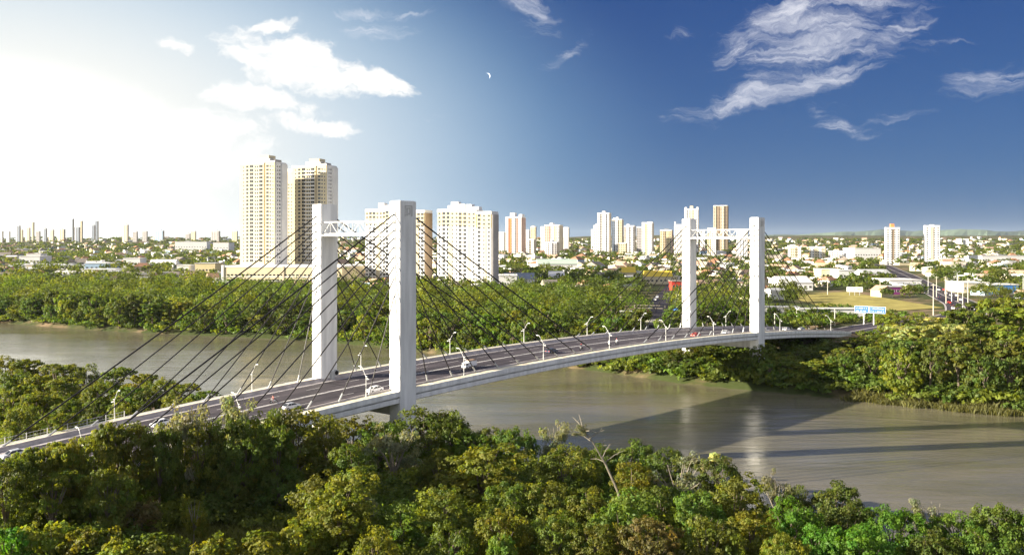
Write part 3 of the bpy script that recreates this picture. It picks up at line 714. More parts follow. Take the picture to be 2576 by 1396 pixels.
# the trees beyond the 300 that show largest: one joined mass
def join_foliage(items, name, nclump, nleaf, leafsize, **k):
    Vs, Qs, Ts, off = [], [], [], 0; rng = np.random.default_rng(11)
    for (x, y, g, h, w, col) in items:
        n = nclump(y); a = rng.normal(size=(n, 3)); a[:, 2] = np.abs(a[:, 2])*1.0-.25; a /= np.linalg.norm(a, axis=1, keepdims=True)
        lob = rng.normal(size=(4, 3))*np.array([.2, .2, .12]); cc = lob[rng.integers(4, size=n)]+a*np.array([.36, .36, .33])
        nl = nleaf(y); ci = np.repeat(np.arange(n), nl); o = rng.normal(size=(n*nl, 3))*.075
        C = (cc[ci]+o)*np.array([w, w, h*.9])+np.array([x, y, g+h*.55]); Nn = a[ci]*.8+rng.normal(size=(n*nl, 3))*.3+np.array([0, 0, .3])
        V, Q = leaf_quads(C, Nn, np.full(n*nl, leafsize(y)), rng, .4)
        Vs.append(V); Qs.append(Q+off); off += len(V)
        Ts.append(np.array(col)[None]*(rng.uniform(.7, 1.3, (n, 1))*rng.uniform(.85, 1.15))[ci])
    me = np_mesh(name, np.concatenate(Vs), np.concatenate(Qs), leaf_m, tone=np.concatenate(Ts)); print(name, sum(len(q) for q in Qs), 'leaf sprays')
    return link(name, me, kind='stuff', **k)

# ------------------------------------------------------------------ apartment towers
def win_mesh(w, h, split=True):
    m = MB(); d = .07
    m.box(-w/2-.05, -d, -.07, w/2+.05, .04, 0, 1); m.box(-w/2-.05, -d, h, w/2+.05, .04, h+.04, 1)
    m.box(-w/2-.05, -d, 0, -w/2, .04, h, 1); m.box(w/2, -d, 0, w/2+.05, .04, h, 1)
    if split: m.box(-.03, -d, 0, .03, .04, h, 1)
    m.box(-w/2, -.02, 0, w/2, .03, h, 0)
    return m
WIN = {}
def window(parent, p, yaw, w, h, split=True, name='window'):
    k = (w, h, split)
    if k not in WIN: WIN[k] = win_mesh(w, h, split).mesh('window', [glass_m, white_paint])
    o = link(name, WIN[k], parent, p); o.rotation_euler = (0, 0, yaw); return o
def facade_windows(parent, x0, y, z0, cols, nf, fh, yaw=0, flip=None):
    """cols: (offset along the face, width, height, kind); face runs along local x at depth y (front faces -y)"""
    for f in range(nf):
        for (u, w, h, *k) in cols:
            if yaw == 0: p = (x0+u, y-.0, z0+f*fh+.95)
            else: p = (y+.0, x0+u, z0+f*fh+.95)
            window(parent, p, yaw, w, h, w > 1.1)
def stuff_windows(parent, faces, z0, nf, fh, name='window'):
    m = MB()
    for (fx, fy, ang, cols) in faces:
        ca, sa = math.cos(ang), math.sin(ang)
        for f in range(nf):
            for (u, w, h) in cols:
                z = z0+f*fh+.9
                m.box(u-w/2, -.06, z, u+w/2, .05, z+h, 0, ang, (fx, fy))
    return tag(m.build(name, glass_b, parent), kind='stuff')

def big_towers():
    a = math.radians(-19)
    # two tall cream towers on a parking podium
    def tall(px0, pxc, Y, topy, crown_px, label, balc, basez):
        wdt = 33.0; dep = 17.0; zt = CAMZ+(HY-topy)/F*Y; x, y = at(pxc, Y), Y
        T = empty('apartment_tower', (x, y, basez), a, label=label, cat='apartment tower')
        H = zt-basez; nf = 26; fh = (H-3.4)/nf
        # local frame: front face along -x from the near right corner (0,0) to (-wdt,0); depth +y
        fr = w_cream
        MB().box(-wdt, 0, 0, -10.5, dep, H-1.2).build('wall', fr, T); MB().box(-10.5, 1.0, 0, -8.6, dep, H-1.2).build('wall_recess', w_beige, T)
        MB().box(-8.6, -.7, 0, 0, dep-1, H).build('wing', fr, T)
        MB().box(0.0, .2, 0, .35, dep-1.2, H+.4).build('side_wall', w_white, T)
        MB().box(.35, dep*.45, 0, 1.6, dep-1.4, H-1).build('side_bay', w_white, T)
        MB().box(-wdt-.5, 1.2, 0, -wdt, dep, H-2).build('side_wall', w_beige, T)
        m = MB(); m.box(-wdt-.2, -.25, H-1.2, -10.5, .3, H+.3); m.build('parapet', w_white, T)
        MB().box(-8.8, -.9, H, .3, -.4, H+1.1).build('parapet', w_white, T)
        c0, c1 = [(-q) for q in crown_px]
        MB().box(-c0, 1.5, H, -c1, dep-3, H+3.2).build('roof_house', w_white, T)
        MB().box(-c0+3, 2.5, H+3.2, -c1-1.5, dep-5, H+6.0).build('water_tank_house', w_yellow if False else w_cream, T)
        MB().box(-c1-1.5, 4, H+.2, -c1+3.5, dep-4, H+2.6).build('stair_house', w_grey, T)
        z0 = 1.5
        cols = [(-wdt+3.4, .9, 1.1), (-wdt+7.0, 2.1, 1.8), (-wdt+11.0, 3.0, 2.1), (-wdt+14.6, 1.1, 1.4), (-wdt+16.6, 1.1, 1.4), (-wdt+19.8, 3.2, 1.9)]
        facade_windows(T, 0, 0, z0, cols, nf, fh)
        facade_windows(T, 0, -.7, z0, [(-6.6, 2.3, 1.9), (-4.0, 1.3, 1.5), (-1.5, 1.0, 1.1)], nf, fh)
        facade_windows(T, 0, .35, z0, [(3.0, 1.2, 1.4), (6.0, 1.6, 1.4)], nf, fh, yaw=math.pi/2)
        if balc:
            for f in range(nf):
                q = MB(); z = z0+f*fh; q.box(-wdt+12.2, -1.1, z-.2, -11.0, -.05, z); q.box(-wdt+12.2, -1.12, z, -11.0, -1.0, z+.95); q.build('balcony', w_white, T)
        return T
    tall(602, 692, 729, 408, (-20, -6), 'tall cream apartment tower, leftmost of the two giants, standing against the bright sky', False, 22.5)
    tall(735, 822, 752, 416, (-21, -7), 'tall tan apartment tower with banded balconies, rising behind the left near bridge pylon', True, 22.5)
    # third tower showing in the gap
    Y = 830; x = at(736, Y); T = empty('apartment_tower', (x, Y, 9), a, label='cream apartment tower glimpsed in the gap between the two tall towers', cat='apartment tower')
    H = CAMZ+(HY-432)/F*Y-9; MB().box(-12, 0, 0, 4, 15, H).build('wall', w_cream, T); MB().box(-9, 3, H, -1, 11, H+3).build('roof_house', w_white, T)
    stuff_windows(T, [(0, 0, 0, [(u, 1.2, 1.3) for u in (-10, -7, -4, -1, 2)])], 2, 27, 3.1)
    # podium
    Y0 = 690; x0, x1 = at(563, Y0), at(880, 640); pz = CAMZ+(HY-669)/F*Y0; g = 4
    T = empty('parking_podium', (x0, Y0, g), -.12, label='long cream parking podium with rows of openings below the two tall towers', cat='parking building')
    L_ = 92; Hh = pz-g
    MB().box(0, 0, 0, L_, 60, Hh-1).build('wall', w_cream, T); MB().box(-.3, -.3, Hh-1, L_+.3, 60.3, Hh+.2).build('parapet', w_white, T)
    MB().box(-1.8, -.6, 0, 0, 4, Hh+.6).build('corner_pier', w_white, T)
    MB().box(L_*.5, -.5, 0, L_*.5+1.2, 0, Hh).build('pilaster', w_beige, T)
    for f in range(3):
        MB().box(2, -.35, 3.2+f*3.7, L_, 0, 3.7+f*3.7).build('ledge', w_white, T)
        for k in range(30): window(T, (3.5+k*3.0, 0, 4.2+f*3.7), 0, 1.9, 1.2, False, 'opening')
    # stepped white and yellow blocks
    def wings(cx, Y, base, tops, wd, label, crowns, gaps, shade_sides):
        T = empty('apartment_block', (cx, Y, base), a, label=label, cat='apartment block'); u = 0
        for i, (w, ty, setb) in enumerate(wd):
            H = CAMZ+(HY-ty)/F*Y-base; nf = 19; fh = 3.02; top = H
            MB().box(u, setb, 0, u+w, setb+15, top-11.8).build('wall', w_white, T)
            MB().box(u, setb, top-11.8, u+w, setb+15, top-1.5).build('upper_wall', w_yellow, T)
            MB().box(u-.15, setb-.15, top-1.5, u+w+.15, setb+15.15, top+.7).build('parapet', w_white, T)
            MB().box(u+w*.52, setb-.12, 0, u+w*.70, setb, top-11.8).build('colour_band', w_cream, T)
            if shade_sides[i]: MB().box(u+w, setb+.4, 2, u+w+1.2, setb+13, top-1.6).build('side_wall', shade_sides[i], T)  # darker side walls paint in the shade of the right-hand faces
            n = max(2, int(round(w/3.3))); cols = [((k+.5)*w/n, [1.5, 2.2, 2.2, 1.4][(k+i) % 4], [1.5, 2.0, 1.9, 1.4][(k+i) % 4]) for k in range(n)]
            zt0 = top-1.5-nf*fh
            facade_windows(T, u, setb, zt0+.1, [c for c in cols], nf, fh)
            u += w+gaps[i]
        for (c0, c1, y0, y1, ty) in crowns:
            zt = CAMZ+(HY-ty)/F*Y-base; MB().box(c0, y0, 50, c1, y1, zt).build('roof_house', w_white, T)
        return T
    wings(at(1100, 695), 695, 4.6, None, [(17.6, 529, 0), (14.5, 531, -2.5), (11.5, 536, -5)], 'broad stepped white apartment block with yellow upper floors, right of the near pylon',
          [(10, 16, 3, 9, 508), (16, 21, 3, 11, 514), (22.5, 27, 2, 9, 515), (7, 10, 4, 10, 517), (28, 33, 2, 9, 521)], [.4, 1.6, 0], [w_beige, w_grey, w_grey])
    wings(at(919, 727), 727, 4.8, None, [(18.3, 529, 0), (17.1, 527, -2.5), (16.1, 533, -5)], 'stepped white apartment block with yellow upper floors, partly hidden behind the right near pylon',
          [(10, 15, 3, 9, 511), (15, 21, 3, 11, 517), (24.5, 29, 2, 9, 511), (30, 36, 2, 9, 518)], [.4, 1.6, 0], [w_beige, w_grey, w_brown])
big_towers()

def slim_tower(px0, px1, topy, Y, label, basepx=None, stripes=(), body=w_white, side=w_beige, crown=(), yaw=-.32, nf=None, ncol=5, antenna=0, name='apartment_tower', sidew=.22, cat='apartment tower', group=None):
    """tower whose outline spans columns px0..px1 at depth Y; stripes are (from, to, material) as fractions of its front"""
    x0, x1 = at(px0, Y), at(px1, Y); W = x1-x0; g = gz((x0+x1)/2, Y)-1.5; zt = CAMZ+(HY-topy)/F*Y; H = zt-g
    fw = W*(1-sidew)/math.cos(yaw); dp = max(W*sidew/abs(math.sin(yaw)), 6) if sidew > 0 else 12
    dp = min(dp, fw*1.3)
    T = empty(name, (x0, Y+fw*abs(math.sin(yaw)), g), yaw, label=label, cat=cat, group=group)
    MB().box(0, 0, 0, fw, dp, H).build('wall', body, T)
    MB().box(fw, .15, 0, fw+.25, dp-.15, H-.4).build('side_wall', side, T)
    MB().box(-.2, -.2, H, fw+.3, dp+.2, H+1.1).build('parapet', w_white, T)
    for (a, b, m, proud) in stripes: MB().box(fw*a, -proud, 0, fw*b, .0, H-(.0 if proud > .5 else 1.5)).build('pilaster', m, T)
    for (a, b, ty, m) in crown:
        z = CAMZ+(HY-ty)/F*Y-g; MB().box(fw*a, dp*.2, H, fw*b, dp*.8, z).build('roof_house', m, T)
    if antenna: q = MB(); q.tube((fw*.5, dp*.5, H), (fw*.5, dp*.5, H+antenna), .5, .15, 5); q.build('antenna', w_grey, T)
    nf = nf or max(3, int(H/3.1)); fh = (H-3)/nf
    big = (px1-px0)/(ncol+1) > 5.0 and nf*ncol < 170 and Y < 1750
    cols = [((k+.5)/ncol*fw, min(2.2, fw/ncol*.55), 1.6) for k in range(ncol)]
    def face_y(u):
        for (a, b, m, p) in stripes:
            if a*fw <= u <= b*fw: return -p
        return 0
    if Y < 3200: stuff_windows(T, [(c[0], face_y(c[0]), 0, [(0, c[1], c[2])]) for c in cols]+[(fw+.25, dp*.5, math.pi/2, [(-dp*.2, 1.2, 1.2), (dp*.2, 1.2, 1.2)])], 1.5, nf, fh)
    return T
S = slim_tower
# centre cluster
S(1255, 1272, 585, 1900, 'small beige tower tucked between the yellow-topped block and the orange-striped tower', side=w_brown, ncol=2)
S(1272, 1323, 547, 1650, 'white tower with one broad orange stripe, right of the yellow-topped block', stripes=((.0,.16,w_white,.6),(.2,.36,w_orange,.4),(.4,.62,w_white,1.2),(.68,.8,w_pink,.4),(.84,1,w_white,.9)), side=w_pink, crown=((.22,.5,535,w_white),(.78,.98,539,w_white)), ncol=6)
S(1323, 1333, 579, 1950, 'narrow cream tower just right of the orange-striped tower', ncol=2)
S(1335, 1350, 571, 2000, 'slim cream tower with a flat top behind the low white twin block', ncol=2, crown=((.2,.7,568,w_cream),), body=w_cream)
S(1325, 1348, 603, 1500, 'low white pair of slabs at the foot of the narrow cream tower', ncol=4, stripes=((.0,.4,w_white,.8),(.6,1,w_white,.8)), body=w_cream)
S(1360, 1371, 571, 2050, 'plain white slab on the left of the stepped beige tower', ncol=2)
S(1370, 1418, 567, 1700, 'stepped beige tower with white ribs, mid skyline between orange-striped and white cluster', stripes=((.05,.2,w_beige,.4),(.25,.4,w_pink,.5),(.45,.62,w_white,1.1),(.66,.78,w_beige,.4),(.84,.98,w_white,.8)), crown=((.3,.5,561,w_white),(.55,.75,565,w_white)), ncol=7, side=w_beige)
S(1418, 1433, 573, 2050, 'white slab peeping out right of the stepped beige tower', ncol=2)
S(1372, 1408, 610, 1420, 'low white ribbed block in front of the stepped beige tower', stripes=((.0,.25,w_white,.7),(.35,.6,w_white,1.0),(.7,.9,w_grey,.4)), crown=((.4,.55,604,w_white),), ncol=5)
S(1487, 1493, 578, 2100, 'sliver of white tower at the left end of the white tower cluster', ncol=1)
S(1493, 1506, 568, 1800, 'shorter white tower attached left of the tallest white tower', ncol=2, crown=((.5,.9,563,w_white),))
S(1504, 1540, 537, 1650, 'tallest white tower of the mid skyline cluster, with three stepped roof tanks', stripes=((.0,.26,w_white,.9),(.28,.34,w_brown,.2),(.36,.72,w_white,1.3)), crown=((.04,.24,536,w_white),(.36,.62,531,w_white),(.8,.98,535,w_white)), ncol=6)
S(1540, 1571, 553, 1750, 'cream tower with a dark slate left face, right of the tallest white tower', stripes=((.0,.32,w_slate,.4),(.36,.6,w_white,.9)), crown=((.1,.3,548,w_white),(.4,.6,546,w_white)), body=w_cream, ncol=5)
S(1557, 1580, 612, 1520, 'low tan block at the foot of the slate-faced tower', body=w_cream, side=w_brown, ncol=4)
S(1571, 1602, 569, 1620, 'white ribbed tower with a pointed roof house, middle of the cluster', stripes=((.02,.15,w_pink,.3),(.2,.45,w_white,1.0),(.55,.62,w_grey,.2),(.7,.9,w_white,.8)), crown=((.2,.5,564,w_white),), ncol=5)
S(1602, 1618, 572, 1700, 'grey-brown slim tower squeezed between two white towers of the cluster', body=w_grey, side=w_brown, ncol=3, crown=((.2,.6,568,w_slate),))
S(1616, 1648, 561, 1560, 'white and cream tower at the right end of the white cluster', stripes=((.0,.28,w_white,.9),(.32,.52,w_cream,.3),(.56,.98,w_white,.7)), crown=((.5,.98,558,w_white),), ncol=5)
S(1662, 1697, 580, 1650, 'square yellowish block with dark central bays left of the far pylons', body=w_cream, stripes=((.1,.3,w_yellow,.4),(.4,.5,w_brown,.2),(.6,.8,w_yellow,.4)), side=w_pink, crown=((.3,.7,577,w_cream),), ncol=5)
S(1697, 1719, 566, 1750, 'plain white tower immediately left of the far left pylon', crown=((.0,.16,558,w_white),), ncol=3)
S(1724, 1760, 527, 1800, 'white tower with beige core rising behind the top of the far left pylon', stripes=((.0,.2,w_white,1.2),(.35,.7,w_beige,.4),(.8,1,w_white,1.2)), crown=((.0,.15,521,w_white),(.38,.62,518,w_cream),(.85,1,521,w_white)), ncol=4, sidew=.1)
S(1781, 1806, 575, 1500, 'pale white tower behind the far lattice beam, below the brown twin towers', ncol=4, body=w_cream, stripes=((.5,1,w_white,.6),))
S(1797, 1839, 518, 1900, 'tall brown twin towers joined by a dark recess, highest on the right skyline', body=w_brown, stripes=((.0,.18,w_beige,1.0),(.2,.46,w_brown,.3),(.52,.78,w_beige,1.2)), side=w_brown, crown=((.0,.2,516,w_brown),(.5,.8,516,w_brown)), ncol=6)
S(1855, 1887, 578, 1450, 'low white tower just left of the far right pylon', ncol=4, stripes=((.3,.6,w_white,.7),))
S(1762, 1776, 580, 1900, 'white slab behind the left end of the far lattice beam', ncol=2)
S(2232, 2268, 574, 1250, 'white tower with a dark central stripe and a red roof house, right skyline', stripes=((.0,.42,w_white,.5),(.44,.58,w_brown,.2),(.6,.97,w_white,.5)), side=w_white, crown=((.36,.62,563,w_orange),), ncol=4, yaw=-.2, sidew=.12)
S(2331, 2368, 569, 1250, 'white tower with a beige central stripe, rightmost on the skyline', stripes=((.0,.36,w_white,.4),(.4,.55,w_beige,.5),(.6,.98,w_white,.4)), side=w_cream, crown=((.38,.62,565,w_white),), ncol=4, yaw=-.2, sidew=.1)
S(2408, 2421, 602, 2600, 'left one of two small white slabs on the right horizon', ncol=2, sidew=.1)
S(2425, 2438, 602, 2600, 'right one of two small white slabs on the right horizon', ncol=2, sidew=.1)
S(2090, 2140, 633, 1500, 'long white low block on the plain left of the red-topped tower', ncol=8, nf=4, sidew=.1, cat='apartment block', name='apartment_block')
S(1985, 2018, 622, 1500, 'cream four-storey block with towers at both ends right of the far pylons', body=w_cream, stripes=((.0,.2,w_white,.5),(.4,.6,w_cream,.8),(.8,1,w_white,.5)), ncol=6, nf=5, sidew=.1, cat='apartment block', name='apartment_block')
S(2040, 2080, 622, 1480, 'second cream four-storey block further right on the plain', body=w_cream, stripes=((.1,.3,w_white,.5),(.6,.8,w_white,.5)), ncol=6, nf=5, sidew=.1, cat='apartment block', name='apartment_block')
# far skyline at the left edge
FARL = [(0,6,582,w_white,'white block cut by the left picture edge'),(14,24,583,w_white,'low white slab second from the left edge of the skyline'),(37,50,568,w_slate,'dark slate office tower near the left edge of the skyline'),(44,57,578,w_cream,'cream block in front of the dark slate office tower'),
 (61,75,573,w_beige,'grey-beige tower left of the thin cream spire'),(79,84,559,w_cream,'thin cream spire-like tower on the far left skyline'),(88,100,582,w_grey,'low grey block right of the thin cream spire'),(105,117,575,w_slate,'narrow blue-slate tower between the cream spire and a beige block'),(120,135,578,w_beige,'beige block right of the narrow blue-slate tower'),
 (141,162,577,w_beige,'wide beige block with a stepped top left of the dark chimney tower'),(180,184,551,w_slate,'thin dark mast-like tower on the far left skyline'),(184,200,572,w_slate,'dark grey wide block joined to the thin dark tower'),(200,206,556,w_cream,'thin cream tower standing between two slate towers'),
 (229,238,567,w_slate,'shorter slate half of the pointed glass tower'),(238,246,556,w_slate,'pointed blue-grey glass tower, tallest of the far left skyline'),(305,322,566,w_beige,'isolated white and beige ribbed tower mid-left skyline'),(332,345,583,w_grey,'small grey block right of the isolated ribbed tower'),(356,370,582,w_grey,'small domed grey block left of the pale blue block'),
 (387,411,581,w_blue,'wide pale blue block on the left skyline'),(465,478,588,w_grey,'grey low block on the skyline left of the tall towers'),(479,492,582,w_cream,'cream roofed block behind the grey low block'),(529,552,582,w_grey,'grey-white building with a tank on its roof left of the tall towers'),(582,597,582,w_cream,'cream block touching the left edge of the tall cream tower')]
for i, (a, b, ty, m, lab) in enumerate(FARL):
    S(a, b, ty, 2900+(i % 5)*60, lab, body=m, side=w_beige, sidew=.10, ncol=3, crown=((.3,.7,ty-3,m),) if (b-a) > 8 else (), antenna=(18 if a in (79,180,238) else 0), stripes=((.2,.4,w_white,.4),) if m in (w_beige, w_slate) and b-a > 10 else ())

# ------------------------------------------------------------------ sheds and large low buildings
BLOCKED = []        # footprints (x, y, r) that houses and trees keep clear of
def shed(px0, px1, roofy, basey, Y, label, wall=w_white, roof=r_white, deep=26, kind='flat', nwin=6, yaw=0.0, cat='warehouse', name='warehouse'):
    x0, x1 = at(px0, Y), at(px1, Y); W = x1-x0; g = gz((x0+x1)/2, Y)-1; zt = CAMZ+(HY-roofy)/F*Y
    H = max(zt-g, 4.5)
    T = empty(name, (x0, Y, g), yaw, label=label, cat=cat)
    eave = H if kind == 'flat' else H*.62
    MB().box(0, 0, 0, W, deep, eave).build('wall', wall, T)
    if kind == 'flat': MB().box(-.4, -.4, eave, W+.4, deep+.4, eave+.5).build('roof', roof, T)
    elif kind == 'gable': 
        m = MB(); n = max(1, int(W/38)); 
        for k in range(n):
            u0, u1 = W*k/n, W*(k+1)/n
            m2 = MB(); m2.hexa([(u0-.3,-.5,eave+.003),(u1+.3,-.5,eave+.003),(u1+.3,deep+.5,eave+.003),(u0-.3,deep+.5,eave+.003)], [(u0-.3,deep*.45,H),(u1+.3,deep*.45,H),(u1+.3,deep*.55,H),(u0-.3,deep*.55,H)]); m2.build('roof', roof, T)
    elif kind == 'arch':
        prof = [(-.5, eave)]+[(deep/2-(deep/2+.5)*math.cos(t), eave+(H-eave)*math.sin(t)) for t in np.linspace(.15, 2.99, 8)]+[(deep+.5, eave)]
        MB().sweep(prof, [-.4, W+.4], lambda s, v, z: (s, v, z)).build('roof', roof, T)
    for k in range(nwin): 
        w_ = min(2.2, W/nwin*.5); window(T, ((k+.5)*W/nwin, 0, eave*.45), 0, round(w_, 1), round(min(1.4, eave*.35), 1), False)
    BLOCKED.append(((x0+x1)/2, Y+deep/2, max(W, deep)*.55)); return T
shed(12, 165, 664, 677, 1010, 'very long low grey-roofed warehouse at the left behind the far-bank trees', w_white, r_metal, 40, 'gable', 14)
shed(48, 100, 645, 660, 1150, 'white two-part factory with a raised block behind the long warehouse', w_white, r_white, 30, 'flat', 6)
shed(66, 102, 639, 646, 1260, 'raised white block on the left behind the factory', w_white, r_white, 18, 'flat', 3)
shed(165, 214, 668, 680, 985, 'white office with square windows joined to the right of the long warehouse', w_white, r_metal, 30, 'flat', 7)
shed(213, 272, 663, 677, 975, 'white hall with a pale blue-grey wall facing left', w_blue, r_white, 30, 'flat', 5)
shed(128, 240, 682, 697, 860, 'long white shed with a low gable roof behind the far-bank canopy', w_white, r_white, 28, 'gable', 8)
shed(205, 290, 678, 684, 915, 'white flat hall with a wide opening behind the long white shed', w_white, r_white, 24, 'flat', 4)
shed(240, 400, 686, 700, 880, 'brown-roofed open shed at the edge of the far-bank trees', w_grey, r_brown, 22, 'gable', 8)
shed(310, 352, 650, 660, 1120, 'white row building beside dark trees, mid left', w_white, r_white, 20, 'flat', 6)
shed(375, 440, 653, 660, 1100, 'pale low row of shops left of the yellow building', w_white, r_white, 16, 'gable', 7)
shed(445, 475, 668, 686, 900, 'white plain building left of the yellow building', w_white, r_white, 22, 'flat', 3)
shed(490, 541, 663, 688, 880, 'yellow two-storey building left of the parking podium', w_yellow, r_metal, 24, 'flat', 6, cat='building', name='building')
shed(470, 500, 682, 700, 830, 'rough brick-coloured shed in front of the yellow building', w_pink, r_brown, 14, 'flat', 3)
shed(536, 575, 610, 622, 2000, 'large white hall with an orange-brown front left of the tall towers', w_white, r_tile2, 40, 'flat', 5)
shed(440, 520, 608, 614, 2150, 'row of white low-rise blocks on the slope left of the tall towers', w_white, r_white, 26, 'flat', 12, cat='apartment block', name='apartment_block')
shed(1255, 1300, 694, 716, 640, 'white school-like building with a row of windows right of the stepped block', w_white, r_white, 26, 'flat', 7, cat='building', name='building')
shed(1268, 1345, 688, 694, 690, 'blue-grey roofed hall behind the white school-like building', w_white, r_bluegrey, 30, 'gable', 5)
shed(1382, 1420, 683, 690, 760, 'white-roofed hall with a long eave behind the dark trees, centre', w_white, r_white, 24, 'gable', 4)
shed(1352, 1452, 652, 660, 1000, 'long building with a curved pale green roof, centre', w_white, mat('pale_green_roof', (.42,.50,.42), .6, .3), 34, 'arch', 8)
shed(1566, 1600, 672, 684, 800, 'small hall with a bright yellow roof left of the far pylons', w_cream, r_yellow, 22, 'gable', 4)
shed(1624, 1692, 682, 696, 730, 'long shed with a bright yellow panelled roof next to the street', w_cream, r_yellow, 16, 'gable', 6)
shed(1690, 1716, 708, 716, 640, 'red-fronted shop at the end of the street', red_paint, r_brown, 12, 'flat', 3, cat='shop', name='shop')
shed(1968, 2045, 697, 718, 640, 'broad white warehouse right of the far pylons', w_white, r_white, 34, 'gable', 6)
shed(2066, 2113, 678, 686, 800, 'low hall with a bright yellow wall', w_yellow, r_white, 20, 'flat', 4)
shed(2110, 2150, 681, 690, 780, 'white hall continuing right of the yellow-walled hall', w_white, r_white, 24, 'flat', 4)
shed(2172, 2240, 678, 696, 830, 'pale grey-roofed workshop in front of the red-topped tower', w_white, r_metal, 22, 'gable', 5)
shed(2236, 2318, 705, 716, 660, 'long white supermarket-like hall with a dark glazed end', w_white, r_white, 30, 'flat', 9)
shed(2230, 2276, 722, 734, 590, 'dark shop with a purple fascia at the back of the dry field', mat('purple_front', (.20,.04,.16), .6, .3), r_metal, 14, 'flat', 4, cat='shop', name='shop')
shed(2424, 2487, 712, 733, 610, 'beige two-storey building beside the avenue at the right', w_cream, r_white, 24, 'flat', 8, cat='building', name='building')
shed(2488, 2562, 717, 729, 600, 'low station with a long blue panelled front at the right edge', blue_roof, r_white, 16, 'flat', 0, cat='filling station', name='filling_station')
shed(2150, 2216, 625, 640, 1450, 'very wide white warehouse on the plain left of the red-topped tower', w_white, r_white, 50, 'flat', 10)
shed(2470, 2576, 644, 652, 1250, 'long pale warehouse on the plain at the right edge', w_white, r_white, 40, 'flat', 12)
shed(2375, 2450, 650, 658, 1200, 'pale warehouse with a cream wall right of the rightmost tower', w_cream, r_white, 40, 'gable', 8)
shed(1548, 1620, 786, 800, 395, 'long white garden wall building between the trees left of the street', w_white, r_white, 6, 'flat', 5, cat='building', name='building')
shed(1930, 2010, 778, 790, 425, 'long white boundary building below the trees right of the far pylons', w_white, r_white, 5, 'flat', 0, cat='building', name='building')
shed(2010, 2178, 780, 793, 415, 'long cream wall-like building ending left of the blue road sign', w_white, r_white, 4, 'flat', 0, cat='building', name='building')
shed(1755, 1840, 779, 788, 420, 'pale low building with small openings seen between the far pylons', w_white, r_white, 8, 'flat', 6, cat='building', name='building')

# ------------------------------------------------------------------ houses and trees of the plain
def house_variant(wm, rm, kind, w=10.0, d=9.0, h=3.4):
    wall = MB(); wall.box(-w/2, -d/2, -1.2, w/2, d/2, h)
    roof = MB(); e = .5; rh = 2.2
    if kind == 'hip': roof.hexa([(-w/2-e,-d/2-e,h),(w/2+e,-d/2-e,h),(w/2+e,d/2+e,h),(-w/2-e,d/2+e,h)], [(-w*.22,-.1,h+rh),(w*.22,-.1,h+rh),(w*.22,.1,h+rh),(-w*.22,.1,h+rh)])
    elif kind == 'gable':
        roof.sweep([(-d/2-e,h-.15),(0,h+rh),(d/2+e,h-.15)], [-w/2-e, w/2+e], lambda s, v, z: (s, v, z))
        wall.hexa([(-w/2,-d/2+.02,h),(w/2,-d/2+.02,h),(w/2,d/2-.02,h),(-w/2,d/2-.02,h)], [(-w/2,-.05,h+rh-.25),(w/2,-.05,h+rh-.25),(w/2,.05,h+rh-.25),(-w/2,.05,h+rh-.25)])
    elif kind == 'flat':
        roof.box(-w/2-.2, -d/2-.2, h, w/2+.2, d/2+.2, h+.5); roof.box(-w*.1, -d*.1, h+.5, w*.2, d*.2, h+1.6)
    else: roof.hexa([(-w/2-e,-d/2-e,h),(w/2+e,-d/2-e,h),(w/2+e,d/2+e,h),(-w/2-e,d/2+e,h)], [(-w/2-e,-d/2-e,h+.25),(w/2+e,-d/2-e,h+.25),(w/2+e,d/2+e,h+1.3),(-w/2-e,d/2+e,h+1.3)])
    return wall.mesh('house_wall', wm), roof.mesh('house_roof', rm), w, d, h
HV = []
for wm, wn in ((w_white,'white'),(w_cream,'cream'),(w_beige,'tan'),(w_yellow,'ochre'),(w_blue,'pale blue')):
    for rm, kind, rn in ((r_tile,'hip','terracotta hip roof'),(r_tile2,'gable','faded terracotta gable'),(r_white,'lean','white sheet roof'),(r_brown,'gable','brown gable roof'),(r_metal,'lean','grey sheet roof'),(r_white,'flat','flat white roof')):
        HV.append((wn+' house with '+rn, kind, wm, rm, *house_variant(wm, rm, kind)))
HW = {}
def pick_house(r):
    wall_w = r.choice(5, p=[.46,.24,.14,.08,.08]); roof_w = r.choice(6, p=[.20,.18,.22,.12,.12,.16]); return int(wall_w*6+roof_w)
rr = np.random.default_rng(21); HOUSES = []; CITYTREES = []
TOWERS = [(o.location.x, o.location.y) for o in COL.objects if o.parent is None and o.name.startswith(('apartment', 'parking'))]
def free(x, y, r, trees=False):
    for (bx, by, br) in BLOCKED:
        if abs(bx-x) < br+r and abs(by-y) < br+r: return False
    for (tx, ty) in TOWERS:
        if -14 < x-tx < 42 and -26 < y-ty < 26: return False
    return clear_of_roads(x, y, r)
y = 520.0
